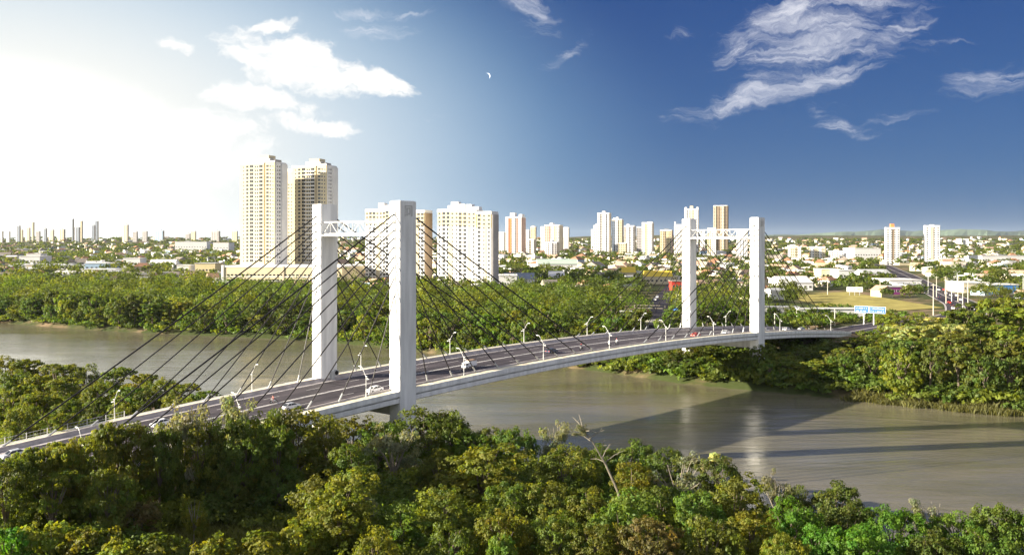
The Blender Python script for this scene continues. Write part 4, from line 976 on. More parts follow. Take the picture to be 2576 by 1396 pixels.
while y < 3600:
    st = 21 if y < 1000 else (27 if y < 1600 else (40 if y < 2400 else 58)); half = .60*y
    x = -half
    while x < half:
        xx, yy = x+rr.uniform(-.38,.38)*st, y+rr.uniform(-.4,.4)*st
        nF = (yy-float(np.interp(xx, FBX, FBY)))*.72
        dens = .5+.5*math.sin(xx*.012+yy*.006)*math.sin(yy*.010-xx*.004)      # greener and more built-up quarters
        px = px_of(xx, yy)
        wood = nF < (150 if px < 1150 else (190 if px < 1750 else (120 if px < 2100 else 150)))
        if 1625 < px < 1712 and yy < 690: x += st; continue
        if free(xx, yy, 8):
            if wood:
                if nF > 95 or px > 1750: CITYTREES.append((xx, yy, gz(xx, yy), rr.uniform(6, 11), rr.uniform(9, 14)))
            elif rr.random() < (.41 if px > 600 else .32)+.25*(dens-.5): HOUSES.append((xx, yy, pick_house(rr), (int(xx*.004)+int(yy*.003)) % 5*.3+rr.integers(4)*math.pi/2, rr.uniform(.8, 1.7 if y > 900 else 1.35), rr.uniform(.85, 1.5 if y < 900 else 2.0)))
            else: CITYTREES.append((xx, yy, gz(xx, yy), rr.uniform(5.5, 10.5), rr.uniform(8, 15)*(1 if y < 1500 else 1.5)))
            if rr.random() < .85 and not wood:
                tx, ty = xx+rr.uniform(-.5,.5)*st, yy-rr.uniform(.3,.5)*st
                if free(tx, ty, 4): CITYTREES.append((tx, ty, gz(tx, ty), rr.uniform(4.5, 9), rr.uniform(6, 12)*(1 if y < 1500 else 1.5)))
        x += st
    y += st
HOUSES.sort(key=lambda h: h[1])
vis = [h for h in HOUSES if -20 < px_of(h[0], h[1]) < 2596]
ONE = vis[:300]; ones = set(id(h) for h in ONE)
HOUSE_ITEMS = []
hw_win = win_mesh(1.3, 1.2, True).mesh('house_window', [glass_m, white_paint]); hw_door = MB().box(-.5, -.06, 0, .5, .06, 2.1).mesh('house_door', w_brown)
for (x, y, vi, yaw, s, sz) in ONE:
    nm, kind, wm, rm, wme, rme, w, d, h = HV[vi]
    o = empty('house', (x, y, gz(x, y)), yaw); o.scale = (s, s, sz)
    link('wall', wme, o); link('roof', rme, o)
    q = int(round(((-yaw) % (2*math.pi))/(math.pi/2))) % 4     # side turned to the river
    for k in (-1, 1):
        c = link('window', hw_win, o)
        if q % 2 == 0: c.location = (k*w*.28, (-d/2 if q == 0 else d/2), 1.1); c.rotation_euler = (0, 0, 0)
        else: c.location = ((-w/2 if q == 1 else w/2), k*d*.28, 1.1); c.rotation_euler = (0, 0, math.pi/2)
    c = link('door', hw_door, o); c.location = (0, -d/2, 0) if q % 2 == 0 and q == 0 else ((0, d/2, 0) if q == 2 else ((-w/2, 0, 0) if q == 1 else (w/2, 0, 0)))
    if q % 2: c.rotation_euler = (0, 0, math.pi/2)
    HOUSE_ITEMS.append((o, nm, 'house', px_of(x, y), py_of(y, gz(x, y)+4)))
# the houses past those 300, joined
def far_houses():
    mats = [w_white, w_cream, w_beige, w_yellow, w_blue, r_tile, r_tile2, r_white, r_brown, r_metal]; idx = {m.name: i for i, m in enumerate(mats)}
    V, Fq, MI, n0 = [], [], [], 0; cache = {}
    for h in HOUSES:
        if id(h) in ones: continue
        (x, y, vi, yaw, s, sz) = h; nm, kind, wm, rm, wme, rme, w, d, hh = HV[vi]
        for me, m in ((wme, wm), (rme, rm)):
            if me.name not in cache: cache[me.name] = (np.array([tuple(v.co) for v in me.vertices]), [tuple(p.vertices) for p in me.polygons])
            co, fs = cache[me.name]; c, sn = math.cos(yaw), math.sin(yaw)
            P = np.stack([(co[:,0]*c-co[:,1]*sn)*s+x, (co[:,0]*sn+co[:,1]*c)*s+y, co[:,2]*sz+gz(x, y)], 1)
            V.append(P); Fq += [tuple(i+n0 for i in f) for f in fs]; MI += [idx[m.name]]*len(fs); n0 += len(P)
    me = bpy.data.meshes.new('distant_houses'); me.from_pydata(np.concatenate(V).tolist(), [], Fq)
    for m in mats: me.materials.append(m)
    me.polygons.foreach_set('material_index', MI); me.update()
    link('distant_houses', me, kind='stuff', label='small white, cream and terracotta-roofed houses spreading over the plain to the horizon')
far_houses()
pal = [OLIVE, MID, DARK, DARK, MID, YGREEN, OLIVE, DARK]
items = [(x, y, g, h, w, col) for (x, y, g, h, w, col) in FAR_REST]+[(x, y, g, h, w, pal[int(RNG.integers(8))]) for (x, y, g, h, w) in CITYTREES]
join_foliage(items, 'distant_trees', lambda y: 34 if y < 620 else (18 if y < 1100 else (9 if y < 2000 else 6)), lambda y: 14 if y < 620 else (7 if y < 1100 else 5),
             lambda y: .55 if y < 620 else (.95 if y < 1100 else (1.5 if y < 2000 else 2.6)), label='dense woods behind the far bank and scattered trees among the houses to the horizon')

# undergrowth, grass and reeds
und = []
r2 = np.random.default_rng(5)
while len(und) < 620:
    px = r2.uniform(-60, 2640); Y = r2.uniform(86, 170) if px > 850 else r2.uniform(90, 140); x = at(px, Y); s, v = to_sv(x, Y)
    if (float(np.interp(x, NBX, NBY))-Y)*.78 < 1 or abs(v) < 12 or Y > 118 and False: continue
    if 370 < px < 790 and Y < 113: continue
    und.append((x, Y, gz(x, Y)-.4, r2.uniform(2, 5.5), r2.uniform(4, 7.5), [OLIVE, MID, DARK, YGREEN, BRIGHT if px > 1200 else OLIVE][r2.integers(5)]))
for i in range(170):   # under the left-bank trees and along both waterlines
    px = r2.uniform(-60, 540); Y = r2.uniform(140, 215); x = at(px, Y)
    if (float(np.interp(x, NBX, NBY))-Y)*.78 > .5 and abs(to_sv(x, Y)[1]) > 13: und.append((x, Y, gz(x, Y)-.3, r2.uniform(2, 5), r2.uniform(4, 7), [OLIVE, MID, YGREEN][r2.integers(3)]))
for px in np.arange(-60, 2660, 11):
    for k in range(2):
        Yd = bankY(px)+r2.uniform(.5, 9+5*k)
        if px > 1500: Yd = bankY(px)+r2.uniform(.5, 14)
        x = at(px, Yd); s, v = to_sv(x, Yd)
        if abs(v) < 11 and s < 60: continue
        und.append((x, Yd, gz(x, Yd)-.3, r2.uniform(1.6, 4.2), r2.uniform(4, 7.5), [MID, DARK, OLIVE, YGREEN, BRIGHT][r2.integers(5)]))
for i in range(120):   # low scrub under the far deck end
    s_, v_ = r2.uniform(108, 190), r2.uniform(-17, 17); x, Y, _ = bp(s_, v_, 0)
    if (Y-float(np.interp(x, FBX, FBY)))*.72 > .5: und.append((x, Y, gz(x, Y)-.4, r2.uniform(1.5, 4.5), r2.uniform(4, 7), [MID, DARK, OLIVE][r2.integers(3)]))
for i in range(420):
    px = r2.uniform(1700, 2340); Y = r2.uniform(300, 450); x = at(px, Y)
    if clear_of_roads(x, Y, 2.5) and (Y-bankY(min(px, 2576))) > 12: und.append((x, Y, gz(x, Y)-.4, r2.uniform(1.6, 5), r2.uniform(4, 8), [MID, BRIGHT, OLIVE, YGREEN][r2.integers(4)]))
for i in range(260):   # scrub between the right-bank trees and under the deck ends
    px = r2.uniform(1540, 2640); Y = bankY(px)+r2.uniform(10, 150); x = at(px, Y)
    if clear_of_roads(x, Y, 3): und.append((x, Y, gz(x, Y)-.4, r2.uniform(2, 5), r2.uniform(5, 9), [MID, DARK, OLIVE, YGREEN][r2.integers(4)]))
join_foliage(und, 'undergrowth', lambda y: 26 if y < 180 else 14, lambda y: 26 if y < 180 else 11, lambda y: .24 if y < 180 else .5, label='tangled bushes filling the gaps under the riverside trees')
def blades(name, pts, hgt, wid, col, label):
    n = len(pts); rg = np.random.default_rng(9); P = np.array(pts); h = hgt*rg.uniform(.5, 1.3, n); a = rg.uniform(0, 6.28, n); lean = rg.normal(size=(n, 2))*.28*h[:, None]
    dx = np.stack([np.cos(a), np.sin(a), 0*a], 1)*wid; tip = P+np.stack([lean[:, 0], lean[:, 1], h], 1); midp = P+np.stack([lean[:, 0]*.3, lean[:, 1]*.3, h*.6], 1)
    V = np.stack([P-dx, P+dx, midp+dx*.8, tip], 1).reshape(-1, 3); Q = np.arange(4*n).reshape(n, 4)
    tone = np.array(col)[None]*rg.uniform(.6, 1.4, (n, 1)); me = np_mesh(name, V, Q, leaf_m, tone=tone); link(name, me, kind='stuff', label=label)
gp = []
while len(gp) < 15000:
    px = r2.uniform(360, 800); Y = r2.uniform(92, 116); x = at(px, Y); gp.append((x, Y, gz(x, Y)-.05))
blades('grass', gp, 1.3, .055, (.20, .19, .06), 'tall dry grass in the clearing at the lower left edge')
gp = []
for c in range(34):
    px = r2.uniform(2130, 2600); Yd = bankY(px)-r2.uniform(-2, 2.5); x = at(px, Yd)
    for k in range(170): xx, yy = x+r2.normal()*1.5, Yd+r2.normal()*.9; gp.append((xx, yy, max(gz(xx, yy), -.4)))
blades('reeds', gp, 1.6, .075, (.15, .145, .05), 'pale green reeds along the right far waterline')

# ------------------------------------------------------------------ street lamps
def lamp_proto():
    o = empty('street_lamp'); m = MB(); m.lathe([(.22,0),(.22,.25),(.12,.35),(.095,2.5),(.075,5.0),(.0,5.02)], 8); m.build('pole', steel_w, o)
    m = MB(); m.path([(0,0,4.75),(.5,0,5.35),(1.3,0,6.5),(1.75,0,6.95),(2.1,0,7.05)], .07, .05, 6); m.build('arm', steel_w, o)
    m = MB(); m.hexa([(2.0,-.14,6.97),(2.85,-.17,7.0),(2.85,.17,7.0),(2.0,.14,6.97)], [(2.05,-.08,7.12),(2.75,-.09,7.14),(2.75,.09,7.14),(2.05,.08,7.12)]); h = m.build('lamp_head', steel_w, o)
    MB().box(2.15,-.11,6.93,2.7,.11,6.968).build('lens', tin, h)
    m = MB(); m.path([(0,0,4.3),(-.45,0,4.5),(-.8,0,4.4)], .05, .04, 5); m.build('side_arm', steel_w, o)
    m = MB(); m.lathe([(.05,0),(.34,-.12),(.36,-.22),(.0,-.3)], 8, (-.85,0,4.45)); m.lathe([(.0,.05),(.2,.0),(.24,-.12),(.05,-.2)], 8, (-.3,0,4.95)); m.build('side_lantern', steel_w, o)
    return o
lamp0 = lamp_proto(); used = [False]
def lamp(loc, rz, label, group, scale=1):
    o = copy_tree(lamp0) if used[0] else lamp0; used[0] = True
    o.location = loc; o.rotation_euler = (0, 0, rz); o.scale = (scale,)*3; o.scale = (.68, .68, .74); tag(o, label, 'street lamp', group)
def s_at(px, v):
    lo, hi = -110.0, 205.0
    for _ in range(50):
        s = (lo+hi)/2; q = bp(s, v, 0)
        if px_of(q[0], q[1]) < px or q[1] < 20: lo = s
        else: hi = s
    return (lo+hi)/2
ORD = ['first','second','third','fourth','fifth','sixth','seventh','eighth','ninth','tenth','eleventh','twelfth','thirteenth','fourteenth','fifteenth','sixteenth','seventeenth','eighteenth','nineteenth','twentieth']
def ordinal(i):
    if i < 20: return ORD[i]
    n = i+1; return str(n)+('th' if 10 <= n % 100 <= 20 else {1:'st',2:'nd',3:'rd'}.get(n % 10, 'th'))
for i, px in enumerate((288, 634, 908, 1132, 1318, 1477, 1612, 1725, 1826)):
    s = s_at(px, -11.0); lamp(bp(s, -11.0, deck_z(s)), BROT-math.pi/2, f'white curved-arm street lamp, {ordinal(i)} from the left along the far sidewalk', 'street lamps on the bridge')
for i, px in enumerate((207, 600, 921, 1167, 1367, 1533, 1675, 1795, 1962, 2090)):
    s = s_at(px, 10.6); lamp(bp(s, 10.6, deck_z(s)), BROT+math.pi/2, f'white curved-arm street lamp, {ordinal(i)} from the left along the near sidewalk', 'street lamps on the bridge')
def double_lamp(x, y, h, label):
    o = empty('street_lamp', (x, y, gz(x, y)), .3, label=label, cat='street lamp', group='tall lamps along the avenue')
    MB().lathe([(.25,0),(.2,1),(.12,h),(0,h+.05)], 7).build('pole', steel_w, o)
    for sg in (-1, 1):
        m = MB(); m.path([(0,0,h-.4),(sg*1.2,0,h+.4),(sg*2.4,0,h+.7)], .09, .07, 5); m.build('arm', steel_w, o)
        MB().box(sg*2.4-.55, -.2, h+.62, sg*2.4+.55, .2, h+.82).build('lamp_head', steel_w, o)
def pole(x, y, h, label, cross=True):
    o = empty('utility_pole', (x, y, gz(x, y)), -.5, label=label, cat='utility pole', group='poles beside the avenue')
    MB().lathe([(.28,-.5),(.15,h),(0,h+.03)], 7).build('pole', mat_pole, o)
    if cross: MB().box(-1.1, -.07, h-.8, 1.1, .07, h-.62).build('crossarm', mat_pole, o)
mat_pole = mat('pole_concrete', (.52, .48, .40), .85, .2, var=.1)
for i, (px, top, Y) in enumerate([(2394,770,520),(2335,772,600),(2574,772,560),(2408,800,640)]):
    x = at(px, Y); double_lamp(x, Y, 12.5, ['tall double-headed lamp in the middle of the avenue','farther double-headed lamp on the left of the avenue','double-headed lamp at the right edge beyond the beige building','farthest double-headed lamp up the avenue'][i])
PO = [(2408,417,15,'tall pale pole at the near left kerb of the avenue where cars turn'),(2495,432,17,'tallest pale pole on the near right kerb of the avenue'),(2440,500,14,'pale pole on the right kerb before the beige building'),(2470,520,14,'thin pale pole right of the tallest avenue pole'),(2416,560,13,'pale pole by the yellow-green hedge at the end of the dry field'),(2482,395,13,'short pole half hidden in the right-bank trees'),
      (2082,585,11,'thin pole at the back left of the dry field'),(2214,575,11,'thin pole in front of the dark shop'),(2438,585,12,'far pole on the left of the avenue'),(1949,352,7,'short white post right of the far right pylon'),(2100,372,7,'thin post left of the blue road sign')]
for px, Y, h, lab in PO: pole(at(px-60 if px > 2400 else px, Y), Y, h, lab, h > 8)

# ------------------------------------------------------------------ vehicles
CARP = {}
def car_meshes(paint):
    if paint.name in CARP: return CARP[paint.name]
    b = MB(); hw = .86
    prof = [(-2.08,.30),(-2.12,.62),(-2.0,.86),(-1.25,.95),(1.05,1.0),(1.95,.93),(2.08,.70),(2.05,.30)]
    def ring(hw_, f=1.0): return [(x*f, hw_, z) for x, z in prof]
    L = [(x, -hw+.1*(z > .8), z) for x, z in prof]; R = [(x, hw-.1*(z > .8), z) for x, z in prof]
    n = len(prof); i = 0; b.v += L+R
    for k in range(n): b.f.append((k, (k+1) % n, n+(k+1) % n, n+k)); b.m.append(0)
    b.f.append(tuple(range(n-1, -1, -1))); b.f.append(tuple(range(n, 2*n))); b.m += [0, 0]
    g = MB(); g.hexa([(-1.3,-.74,.94),(1.55,-.74,.97),(1.55,.74,.97),(-1.3,.74,.94)], [(-.55,-.60,1.40),(.95,-.60,1.42),(.95,.60,1.42),(-.55,.60,1.40)])
    r = MB(); r.hexa([(-.62,-.62,1.395),(1.0,-.62,1.41),(1.0,.62,1.41),(-.62,.62,1.395)], [(-.5,-.55,1.47),(.85,-.55,1.48),(.85,.55,1.48),(-.5,.55,1.47)])
    for sy in (-1, 1):
        for (x0, x1, z0) in ((-1.3,-.58,.95),(.32,.30,.96),(1.55,.97,.97)): r.tube((x0, sy*.745, z0), (x1, sy*.615, 1.41), .05, .05, 4)
    CARP[paint.name] = (b.mesh('car_body', paint), g.mesh('car_glass', glass_m), r.mesh('car_roof', paint)); return CARP[paint.name]
wheel_me = MB(); wheel_me.tube((0,-.11,0),(0,.11,0),.33,.33,12,0); wheel_me.tube((0,-.125,0),(0,.125,0),.18,.18,10,1); wheel_me = wheel_me.mesh('wheel', [tyre_m, steel_g])
hl_me = MB().box(-.05,-.2,-.07,.05,.2,.07).mesh('headlight', tin); tl_me = MB().box(-.05,-.18,-.08,.05,.18,.08).mesh('tail_light', red_paint)
def car(loc, rz, paint, label, group=None, s=1.0, slope=0.0):
    o = empty('car', loc, 0, label=label, cat='car', group=group); o.rotation_euler = (0, -slope, rz); o.scale = (s*.92,)*3
    b, g, r = car_meshes(paint); link('body', b, o); link('windows', g, o).name = 'window_glass'; link('roof', r, o)
    for sx in (-1.3, 1.32):
        for sy in (-.78, .78): link('wheel', wheel_me, o, (sx, sy, .33))
    for sy in (-.6, .6): link('headlight', hl_me, o, (-2.08, sy, .68)); link('tail_light', tl_me, o, (2.06, sy, .75))
    return o
silver = mat('silver_paint', (.55, .56, .58), .35, .5, metal=.4, var=.03); dark_p = mat('dark_blue_paint', (.03, .04, .07), .3, .5, var=.05); black_p = mat('black_paint', (.02, .02, .022), .35, .5)
def on_deck(px, py, up=.7):
    s, v, z = 0.0, 0.0, 14.0
    for _ in range(12):
        Y = (CAMZ-z)*F/(py-HY); x = (px-1288)/F*Y; s, v = to_sv(x, Y); z = deck_z(s)-.2+up
    return s, max(-7.4, min(7.4, v))
def deck_car(px, py, paint, label, toward=True, s=1.0):
    a, v = on_deck(px, py); p = bp(a, v, deck_z(a)-.2); sl_ = math.atan(-.000672*(a-68.7))
    return car(p, BROT if toward else BROT+math.pi, paint, label, 'cars driving over the bridge', s*.80, sl_ if toward else -sl_)
deck_car(951, 977, white_paint, 'white hatchback on the near lane just left of the right near pylon', True, 1.0)
deck_car(36, 1138, silver, 'silver hatchback at the left picture edge on the approach', True, 1.05)
deck_car(732, 1018, silver, 'silver car half hidden by treetops left of the left near pylon', False)
deck_car(405, 1060, white_paint, 'pale car behind the sparse grey tree on the approach', True)
deck_car(1388, 880, dark_p, 'dark blue car on the far lane at mid span', False)
deck_car(1788, 843, red_paint, 'red car on the near lane between the far pylons', True)
deck_car(1858, 836, white_paint, 'white car just left of the far right pylon', False)
deck_car(1934, 829, silver, 'silver car just right of the far right pylon', True)
deck_car(1978, 826, white_paint, 'white car second to the right of the far right pylon', False)
deck_car(2016, 825, silver, 'grey car ahead of the white one near the bridge end', True)
def truck(px, py, label):
    a, v = on_deck(px, py, 1.0); sl_ = math.atan(-.000672*(a-68.7))
    o = empty('truck', bp(a, v, deck_z(a)-.2), 0, label=label, cat='truck', group=None); o.rotation_euler = (0, -sl_, BROT); o.scale = (.60,)*3
    m = MB(); m.hexa([(-2.9,-.9,.5),(-1.25,-.9,.5),(-1.25,.9,.5),(-2.9,.9,.5)], [(-2.6,-.85,2.0),(-1.25,-.85,2.1),(-1.25,.85,2.1),(-2.6,.85,2.0)]); c = m.build('cab', white_paint, o)
    MB().hexa([(-2.86,-.75,1.2),(-2.80,-.75,1.2),(-2.80,.75,1.2),(-2.86,.75,1.2)], [(-2.70,-.7,1.85),(-2.62,-.7,1.85),(-2.62,.7,1.85),(-2.70,.7,1.85)]).build('windscreen', glass_m, c)
    for sy in (-.9, .9): MB().box(-2.3, sy-.03, 1.25, -1.6, sy+.03, 1.8).build('side_window', glass_m, c)
    MB().box(-1.15,-1.0,.75,2.6,1.0,2.35).build('cargo_box', white_paint, o); m = MB(); m.box(-1.0,-.9,2.353,2.45,.9,2.75,0,0,(0,0),(.8,.7)); m.build('load', r_tile2, o)
    MB().box(-1.2,-.8,.45,2.6,.8,.74).build('chassis', black_p, o)
    for sx in (-2.1, 1.7):
        for sy in (-.82, .82): w = link('wheel', wheel_me, o, (sx, sy, .4)); w.scale = (1.2, 1.2, 1.2)
truck(1181, 913, 'small white box truck with a rusty-brown load on its top')
# motorcycles with riders
def rider_mesh(name, m):
    pts = [(0,0,.80),(-.03,0,1.05),(-.10,0,1.30),(-.14,0,1.44),(-.17,0,1.56),(-.17,0,1.68), (-.06,-.2,1.32),(-.26,-.26,1.10),(-.52,-.24,1.02), (-.06,.2,1.32),(-.26,.26,1.10),(-.52,.24,1.02),
           (-.02,-.12,.78),(-.36,-.17,.70),(-.18,-.17,.34),(-.30,-.17,.28), (-.02,.12,.78),(-.36,.17,.70),(-.18,.17,.34),(-.30,.17,.28)]
    ed = [(0,1),(1,2),(2,3),(3,4),(4,5),(2,6),(6,7),(7,8),(2,9),(9,10),(10,11),(0,12),(12,13),(13,14),(14,15),(0,16),(16,17),(17,18),(18,19)]
    rad = [.15,.14,.16,.07,.11,.09,.08,.06,.045,.08,.06,.045,.11,.085,.06,.06,.11,.085,.06,.06]
    me = bpy.data.meshes.new(name); me.from_pydata(pts, ed, []); me.materials.append(m); return me, rad
rid = {}
def motorbike(px, py, cloth, paint, label, rlabel, toward=True):
    a, v = on_deck(px, py, .8); p = bp(a, v, deck_z(a)-.2); rz = BROT if toward else BROT+math.pi
    o = empty('motorcycle', p, rz, label=label, cat='motorcycle', group='motorcycles on the bridge'); o.scale = (.8,)*3
    for sx in (-.62, .62): w = link('wheel', wheel_me, o, (sx, 0, .32)); w.scale = (.95, .5, .95)
    m = MB(); m.hexa([(-.4,-.12,.45),(.55,-.12,.5),(.55,.12,.5),(-.4,.12,.45)], [(-.35,-.1,.82),(.15,-.13,.78),(.15,.13,.78),(-.35,.1,.82)]); m.build('body', paint, o)
    MB().box(-.05,-.13,.74,.62,.13,.82).build('seat', black_p, o)
    m = MB(); m.path([(-.62,-.07,.32),(-.45,-.07,.95)], .03); m.path([(-.62,.07,.32),(-.45,.07,.95)], .03); m.tube((-.45,-.35,1.0),(-.45,.35,1.0),.025,.025,5); m.build('fork', steel_g, o)
    MB().lathe([(.0,-.09),(.09,-.05),(.09,.05),(0,.09)], 8, (-.6,0,.85)).build('headlight', tin, o)
    if cloth.name not in rid: rid[cloth.name] = rider_mesh('rider', cloth)
    me, rad = rid[cloth.name]; pr = link('person', me, None, (p[0], p[1], p[2]+.05)); pr.rotation_euler = (0, 0, rz); pr.scale = (.8,)*3; tag(pr, rlabel, 'person', 'riders on the bridge')
    sk = pr.modifiers.new('skin', 'SKIN'); sk.use_smooth_shade = True
    for i, r in enumerate(rad): me.skin_vertices[0].data[i].radius = (r, r)
    me.skin_vertices[0].data[0].use_root = True
    sb = pr.modifiers.new('sub', 'SUBSURF'); sb.levels = sb.render_levels = 1
    hm = MB(); hm.lathe([(.0,-.02),(.13,.0),(.15,.1),(.12,.22),(.0,.27)], 10, (-.17, 0, 1.57)); hm.build('helmet', black_p if paint is not black_p else red_paint, pr)
cl_w = mat('white_shirt', (.7,.7,.7), .9, .1); cl_d = mat('dark_clothes', (.05,.05,.07), .9, .1); cl_r = mat('pink_shirt', (.55,.25,.22), .9, .1)
motorbike(688, 1002, cl_r, white_paint, 'white motorcycle beside the left near pylon', 'rider in a pink shirt on the white motorcycle by the left near pylon')
motorbike(1463, 872, cl_d, black_p, 'black motorcycle on the far lane past mid span', 'rider in dark clothes past mid span')
motorbike(1552, 858, cl_w, black_p, 'motorcycle near the far barrier, behind the fifth near-side lamp', 'rider in a white shirt close to the far barrier')
motorbike(1533, 861, cl_w, silver, 'silver motorcycle just left of another by the far barrier', 'left rider of the pair by the far barrier, in white')
# cars on the avenue and in the street
k = 0
cl = [white_paint, silver, black_p, white_paint, red_paint, white_paint, dark_p, silver]; cn = ['white','silver','black','white','red','white','dark blue','silver']
seen = {}
for i in range(20, len(AVQ)-2, 3):
    for off in (-5.8, 3.2, 6.4):
        if RNG.random() < .62 and AVQ[i].y > 395 and AVQ[i].y < 640:
            d = (AVQ[i+1]-AVQ[i-1]).normalized(); q = AVQ[i]+Vector((d.y, -d.x, 0))*off+d*RNG.uniform(-4, 4); c = k % 8; side = 'left' if off < 0 else ('middle' if off < 4 else 'right')
            key = (cn[c], side); seen[key] = seen.get(key, 0)+1
            car((q.x, q.y, zroad(q.x, q.y)+.06), math.atan2(d.y, d.x)+(math.pi if off < 0 else 0), cl[c], f'{cn[c]} car in the {side} lane of the right-hand avenue, {ordinal(seen[key]-1)} from the bridge end', 'cars on the avenue'); k += 1
for i, t in enumerate((8, 11, 14, 18, 22, 25)):
    q = STQ[t]; d = (STQ[t+1]-STQ[t-1]).normalized(); q = q+Vector((d.y, -d.x, 0))*(-3.6)
    car((q.x, q.y, zst(q.x, q.y)+.05), math.atan2(d.y, d.x), cl[(i*3+1) % 8], f'{cn[(i*3+1) % 8]} car parked in the street behind the bridge, {ordinal(i)} from its near end', 'cars parked in the street')

# ------------------------------------------------------------------ signs and small structures
def road_sign():
    x, y = 146.5, 374.0; o = empty('road_sign', (x, y, gz(x, y)), BROT-math.pi/2, label='wide blue two-panel road sign with white lettering on tall posts past the bridge end', cat='road sign')
    g = gz(x, y); zc = CAMZ+(HY-779)/F*y-g
    for xx in (-2.6, 1.4): MB().lathe([(.3,0),(.22,zc),(0,zc+.05)], 8, (xx, .25, 0)).build('post', steel_w, o)
    for (a, b) in ((-6.3, -.55), (-.4, 6.3)):
        p = MB(); p.box(a, -.06, zc-1.35, b, .06, zc+1.35); p = p.build('panel', blue_paint, o)
        m = MB(); e = .09
        m.box(a, -.10, zc-1.35, b, -.063, zc-1.35+e); m.box(a, -.10, zc+1.35-e, b, -.063, zc+1.35); m.box(a, -.10, zc-1.35+e, a+e, -.063, zc+1.35-e); m.box(b-e, -.10, zc-1.35+e, b, -.063, zc+1.35-e); m.build('border', white_paint, p)
        m = MB(); rd = random.Random(int(a*10))
        for row in (.55, -.55):
            u = a+.7
            while u < b-.8:
                w = rd.uniform(.10, .17); h = rd.choice((.30, .30, .42)); m.box(u, -.085, zc+row-.25, u+w, -.063, zc+row-.25+h); u += w+rd.choice((.13, .13, .13, .6))
        tag(m.build('lettering', white_paint, p), kind='stuff')
road_sign()
def billboard():
    y = 578.0; x = at(2150, y); g = gz(x, y); o = empty('billboard', (x, y, g), -.25, label='white billboard with pinkish markings behind the dry field', cat='billboard')
    zc = CAMZ+(HY-728)/F*y-g
    for xx in (-3, 0, 3): MB().box(xx-.15, .1, 0, xx+.15, .4, zc+1).build('post', steel_g, o)
    p = MB().box(-4.8, -.06, zc-1.5, 4.8, .09, zc+1.5).build('panel', white_paint, o)
    for i, (a, b) in enumerate(((-3.4,-2.2),(-.6,.3),(1.4,3.6))): MB().box(a, -.10, zc-.5, b, -.063, zc+.3+.2*i).build('printed_mark', w_pink, p)
billboard()
def canopy():
    x, y = at(1630, 372), 372.0; g = gz(x, y); o = empty('canopy', (x, y, g), -.1, label='beige curved canopy on posts below the bridge at the street end', cat='canopy'); z = CAMZ+(HY-806)/F*y-g
    prof = [(-4.2, z-.5)]+[(4.2*math.cos(t), z-.5+.9*math.sin(t)) for t in np.linspace(math.pi, 0, 7)][1:-1]+[(4.2, z-.5),(0, z-.62)]
    MB().sweep(prof, [-5.8, 5.8], lambda s, v, zz: (s, v, zz)).build('roof', pave, o)
    for sx in (-5, 0, 5):
        for sy in (-3.4, 3.4): MB().box(sx-.12, sy-.12, 0, sx+.12, sy+.12, z-.45).build('post', steel_g, o)
canopy()
def frame():
    x, y = at(1634, 392), 392.0; g = gz(x, y); o = empty('overhead_frame', (x, y, g), -.25, label='thin brown overhead frame spanning the street behind the bridge', cat='frame'); z = CAMZ+(HY-769)/F*y-g
    for xx in (-6.5, 6.5): MB().box(xx-.18, -.18, 0, xx+.18, .18, z).build('post', bark_pale, o)
    for zz in (z, z-1.2): MB().box(-6.7, -.14, zz, 6.7, .14, zz+.28).build('beam', bark_pale, o)
frame()
def tank():
    x, y = at(1703, 384), 384.0; g = gz(x, y); o = empty('water_tank', (x, y, g), 0, label='round blue water tank on legs left of the far left pylon', cat='water tank'); z = CAMZ+(HY-782)/F*y-g
    MB().lathe([(0,z-1.4),(1.2,z-1.3),(1.6,z-.7),(1.6,z+.5),(1.1,z+1.2),(.3,z+1.45),(0,z+1.46)], 14).build('vessel', blue_roof, o)
    for a in range(4): MB().box(1.1*math.cos(a*1.57+.7)-.1, 1.1*math.sin(a*1.57+.7)-.1, 0, 1.1*math.cos(a*1.57+.7)+.1, 1.1*math.sin(a*1.57+.7)+.1, z-1.1).build('leg', steel_g, o)
tank()
def moon():
    D_ = 42000.0; x, z = at(1226, D_, 192); R = 7.5/F*D_; m = MB(); n = 16; out = [(R*math.sin(t), -R*math.cos(t)) for t in np.linspace(.25, math.pi-.1, n)]
    inn = [(R*.70*math.sin(t), -R*math.cos(t)) for t in np.linspace(.25, math.pi-.1, n)][::-1]
    pr = out+inn[1:-1]; m.hexa([(a, -20, b) for a, b in pr], [(a, 20, b) for a, b in pr])
    mm = bpy.data.materials.new('moonlight'); mm.use_nodes = True; b = mm.node_tree.nodes['Principled BSDF']; b.inputs['Base Color'].default_value = (.3, .3, .3, 1)
    b.inputs['Emission Color'].default_value = (.93, .96, 1, 1); b.inputs['Emission Strength'].default_value = .40
    o = m.build('moon', mm, None, (x, D_, z)); o.rotation_euler = (0, math.radians(-22), 0); tag(o, 'thin white crescent moon high in the blue sky', 'moon')
moon()

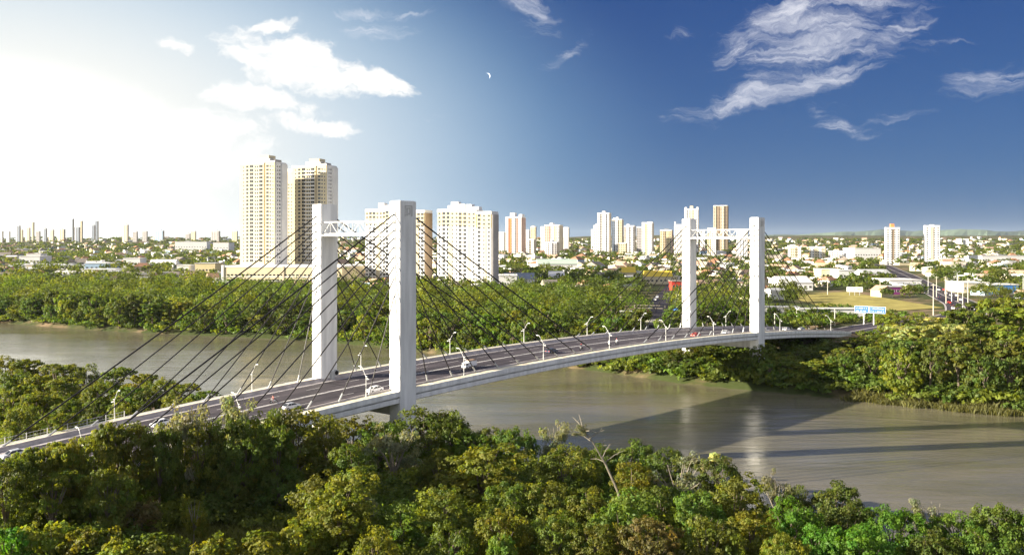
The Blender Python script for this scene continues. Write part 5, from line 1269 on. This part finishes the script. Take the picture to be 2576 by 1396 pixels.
# ------------------------------------------------------------------ labels of the repeats
def zone(site, px, py):
    if site == 'near':
        z = [(250,'at the lower left below the approach'),(560,'before the grey deck-side tree'),(900,'left of the right near pylon'),(1150,'below the right near pylon'),(1400,'left of the leaning dead tree'),(1620,'around the leaning dead tree'),(1850,'right of the leaning dead tree'),(2150,'below the bright water glint'),(9999,'in the lower right corner')]
        return ('front-row ' if py > 1225 else 'water-side ', next(t for a, t in z if px < a))
    if site == 'left': return ('', 'on the left bank across the approach')
    if site == 'right':
        z = [(1860,'under the far bridge end'),(2110,'right of the far pylon foot'),(2360,'below the blue road sign'),(9999,'at the right edge')]
        return ('bank-side ' if py > 862 else 'inland ', next(t for a, t in z if px < a))
    if site == 'far':
        z = [(200,'at the far-left bank'),(420,'below the long warehouse'),(600,'below the yellow building'),(800,'below the parking podium'),(1000,'between the near pylons'),(1200,'below the yellow-topped block'),(1450,'above mid span'),(1700,'left of the far pylons'),(9999,'between the far pylons')]
        return ('far-bank ', next(t for a, t in z if px < a))
    z = [(170,'above the long warehouse'),(400,'left of the pale blue block'),(600,'left of the tall towers'),(920,'behind the tall towers'),(1110,'behind the near pylons'),(1265,'behind the yellow-topped block'),(1360,'below the orange-striped tower'),(1490,'below the stepped beige tower'),(1720,'below the white tower cluster'),(1890,'between the far pylons'),(2130,'right of the far pylons'),(2310,'around the red-topped tower'),(9999,'right of the rightmost tower')]
    return ('', next(t for a, t in z if px < a))
def label_all(items, noun, cat, groups):
    B_ = {}
    for it in items: B_.setdefault((it[1], zone(it[2], it[3], it[4])), []).append(it)
    for (desc, (pre, z)), L in B_.items():
        L.sort(key=lambda t: t[3])
        for i, (o, d, site, px, py) in enumerate(L):
            n = desc+(' '+noun if noun else '')
            if pre: n = pre+n
            if len(L) > 1: n += f', {ordinal(i)} from left,'
            tag(o, n+' '+z if len(L) > 1 else n+' '+z, cat, groups[site])
label_all(TREES, 'tree', 'tree', {'near':'trees on the near bank', 'left':'trees on the left bank', 'right':'trees on the right far bank', 'far':'trees along the far bank'})
label_all(HOUSE_ITEMS, '', 'house', {'house':'houses of the plain'})
print('objects', len(bpy.data.objects), 'houses', len(HOUSES), 'city trees', len(CITYTREES))

# ------------------------------------------------------------------ air
def haze():
    m = bpy.data.materials.new('haze_air'); m.use_nodes = True; t = m.node_tree; t.nodes.clear(); N = NT(t)
    v = N.n('ShaderNodeVolumePrincipled'); v.inputs['Color'].default_value = (.78, .89, 1, 1); v.inputs['Density'].default_value = 1.7e-5; v.inputs['Anisotropy'].default_value = 0.2
    out = N.n('ShaderNodeOutputMaterial'); t.links.new(v.outputs[0], out.inputs['Volume'])
    MB().box(-24000, -11000, -12, 24000, 28000, 420).build('haze', m, kind='stuff')
haze()
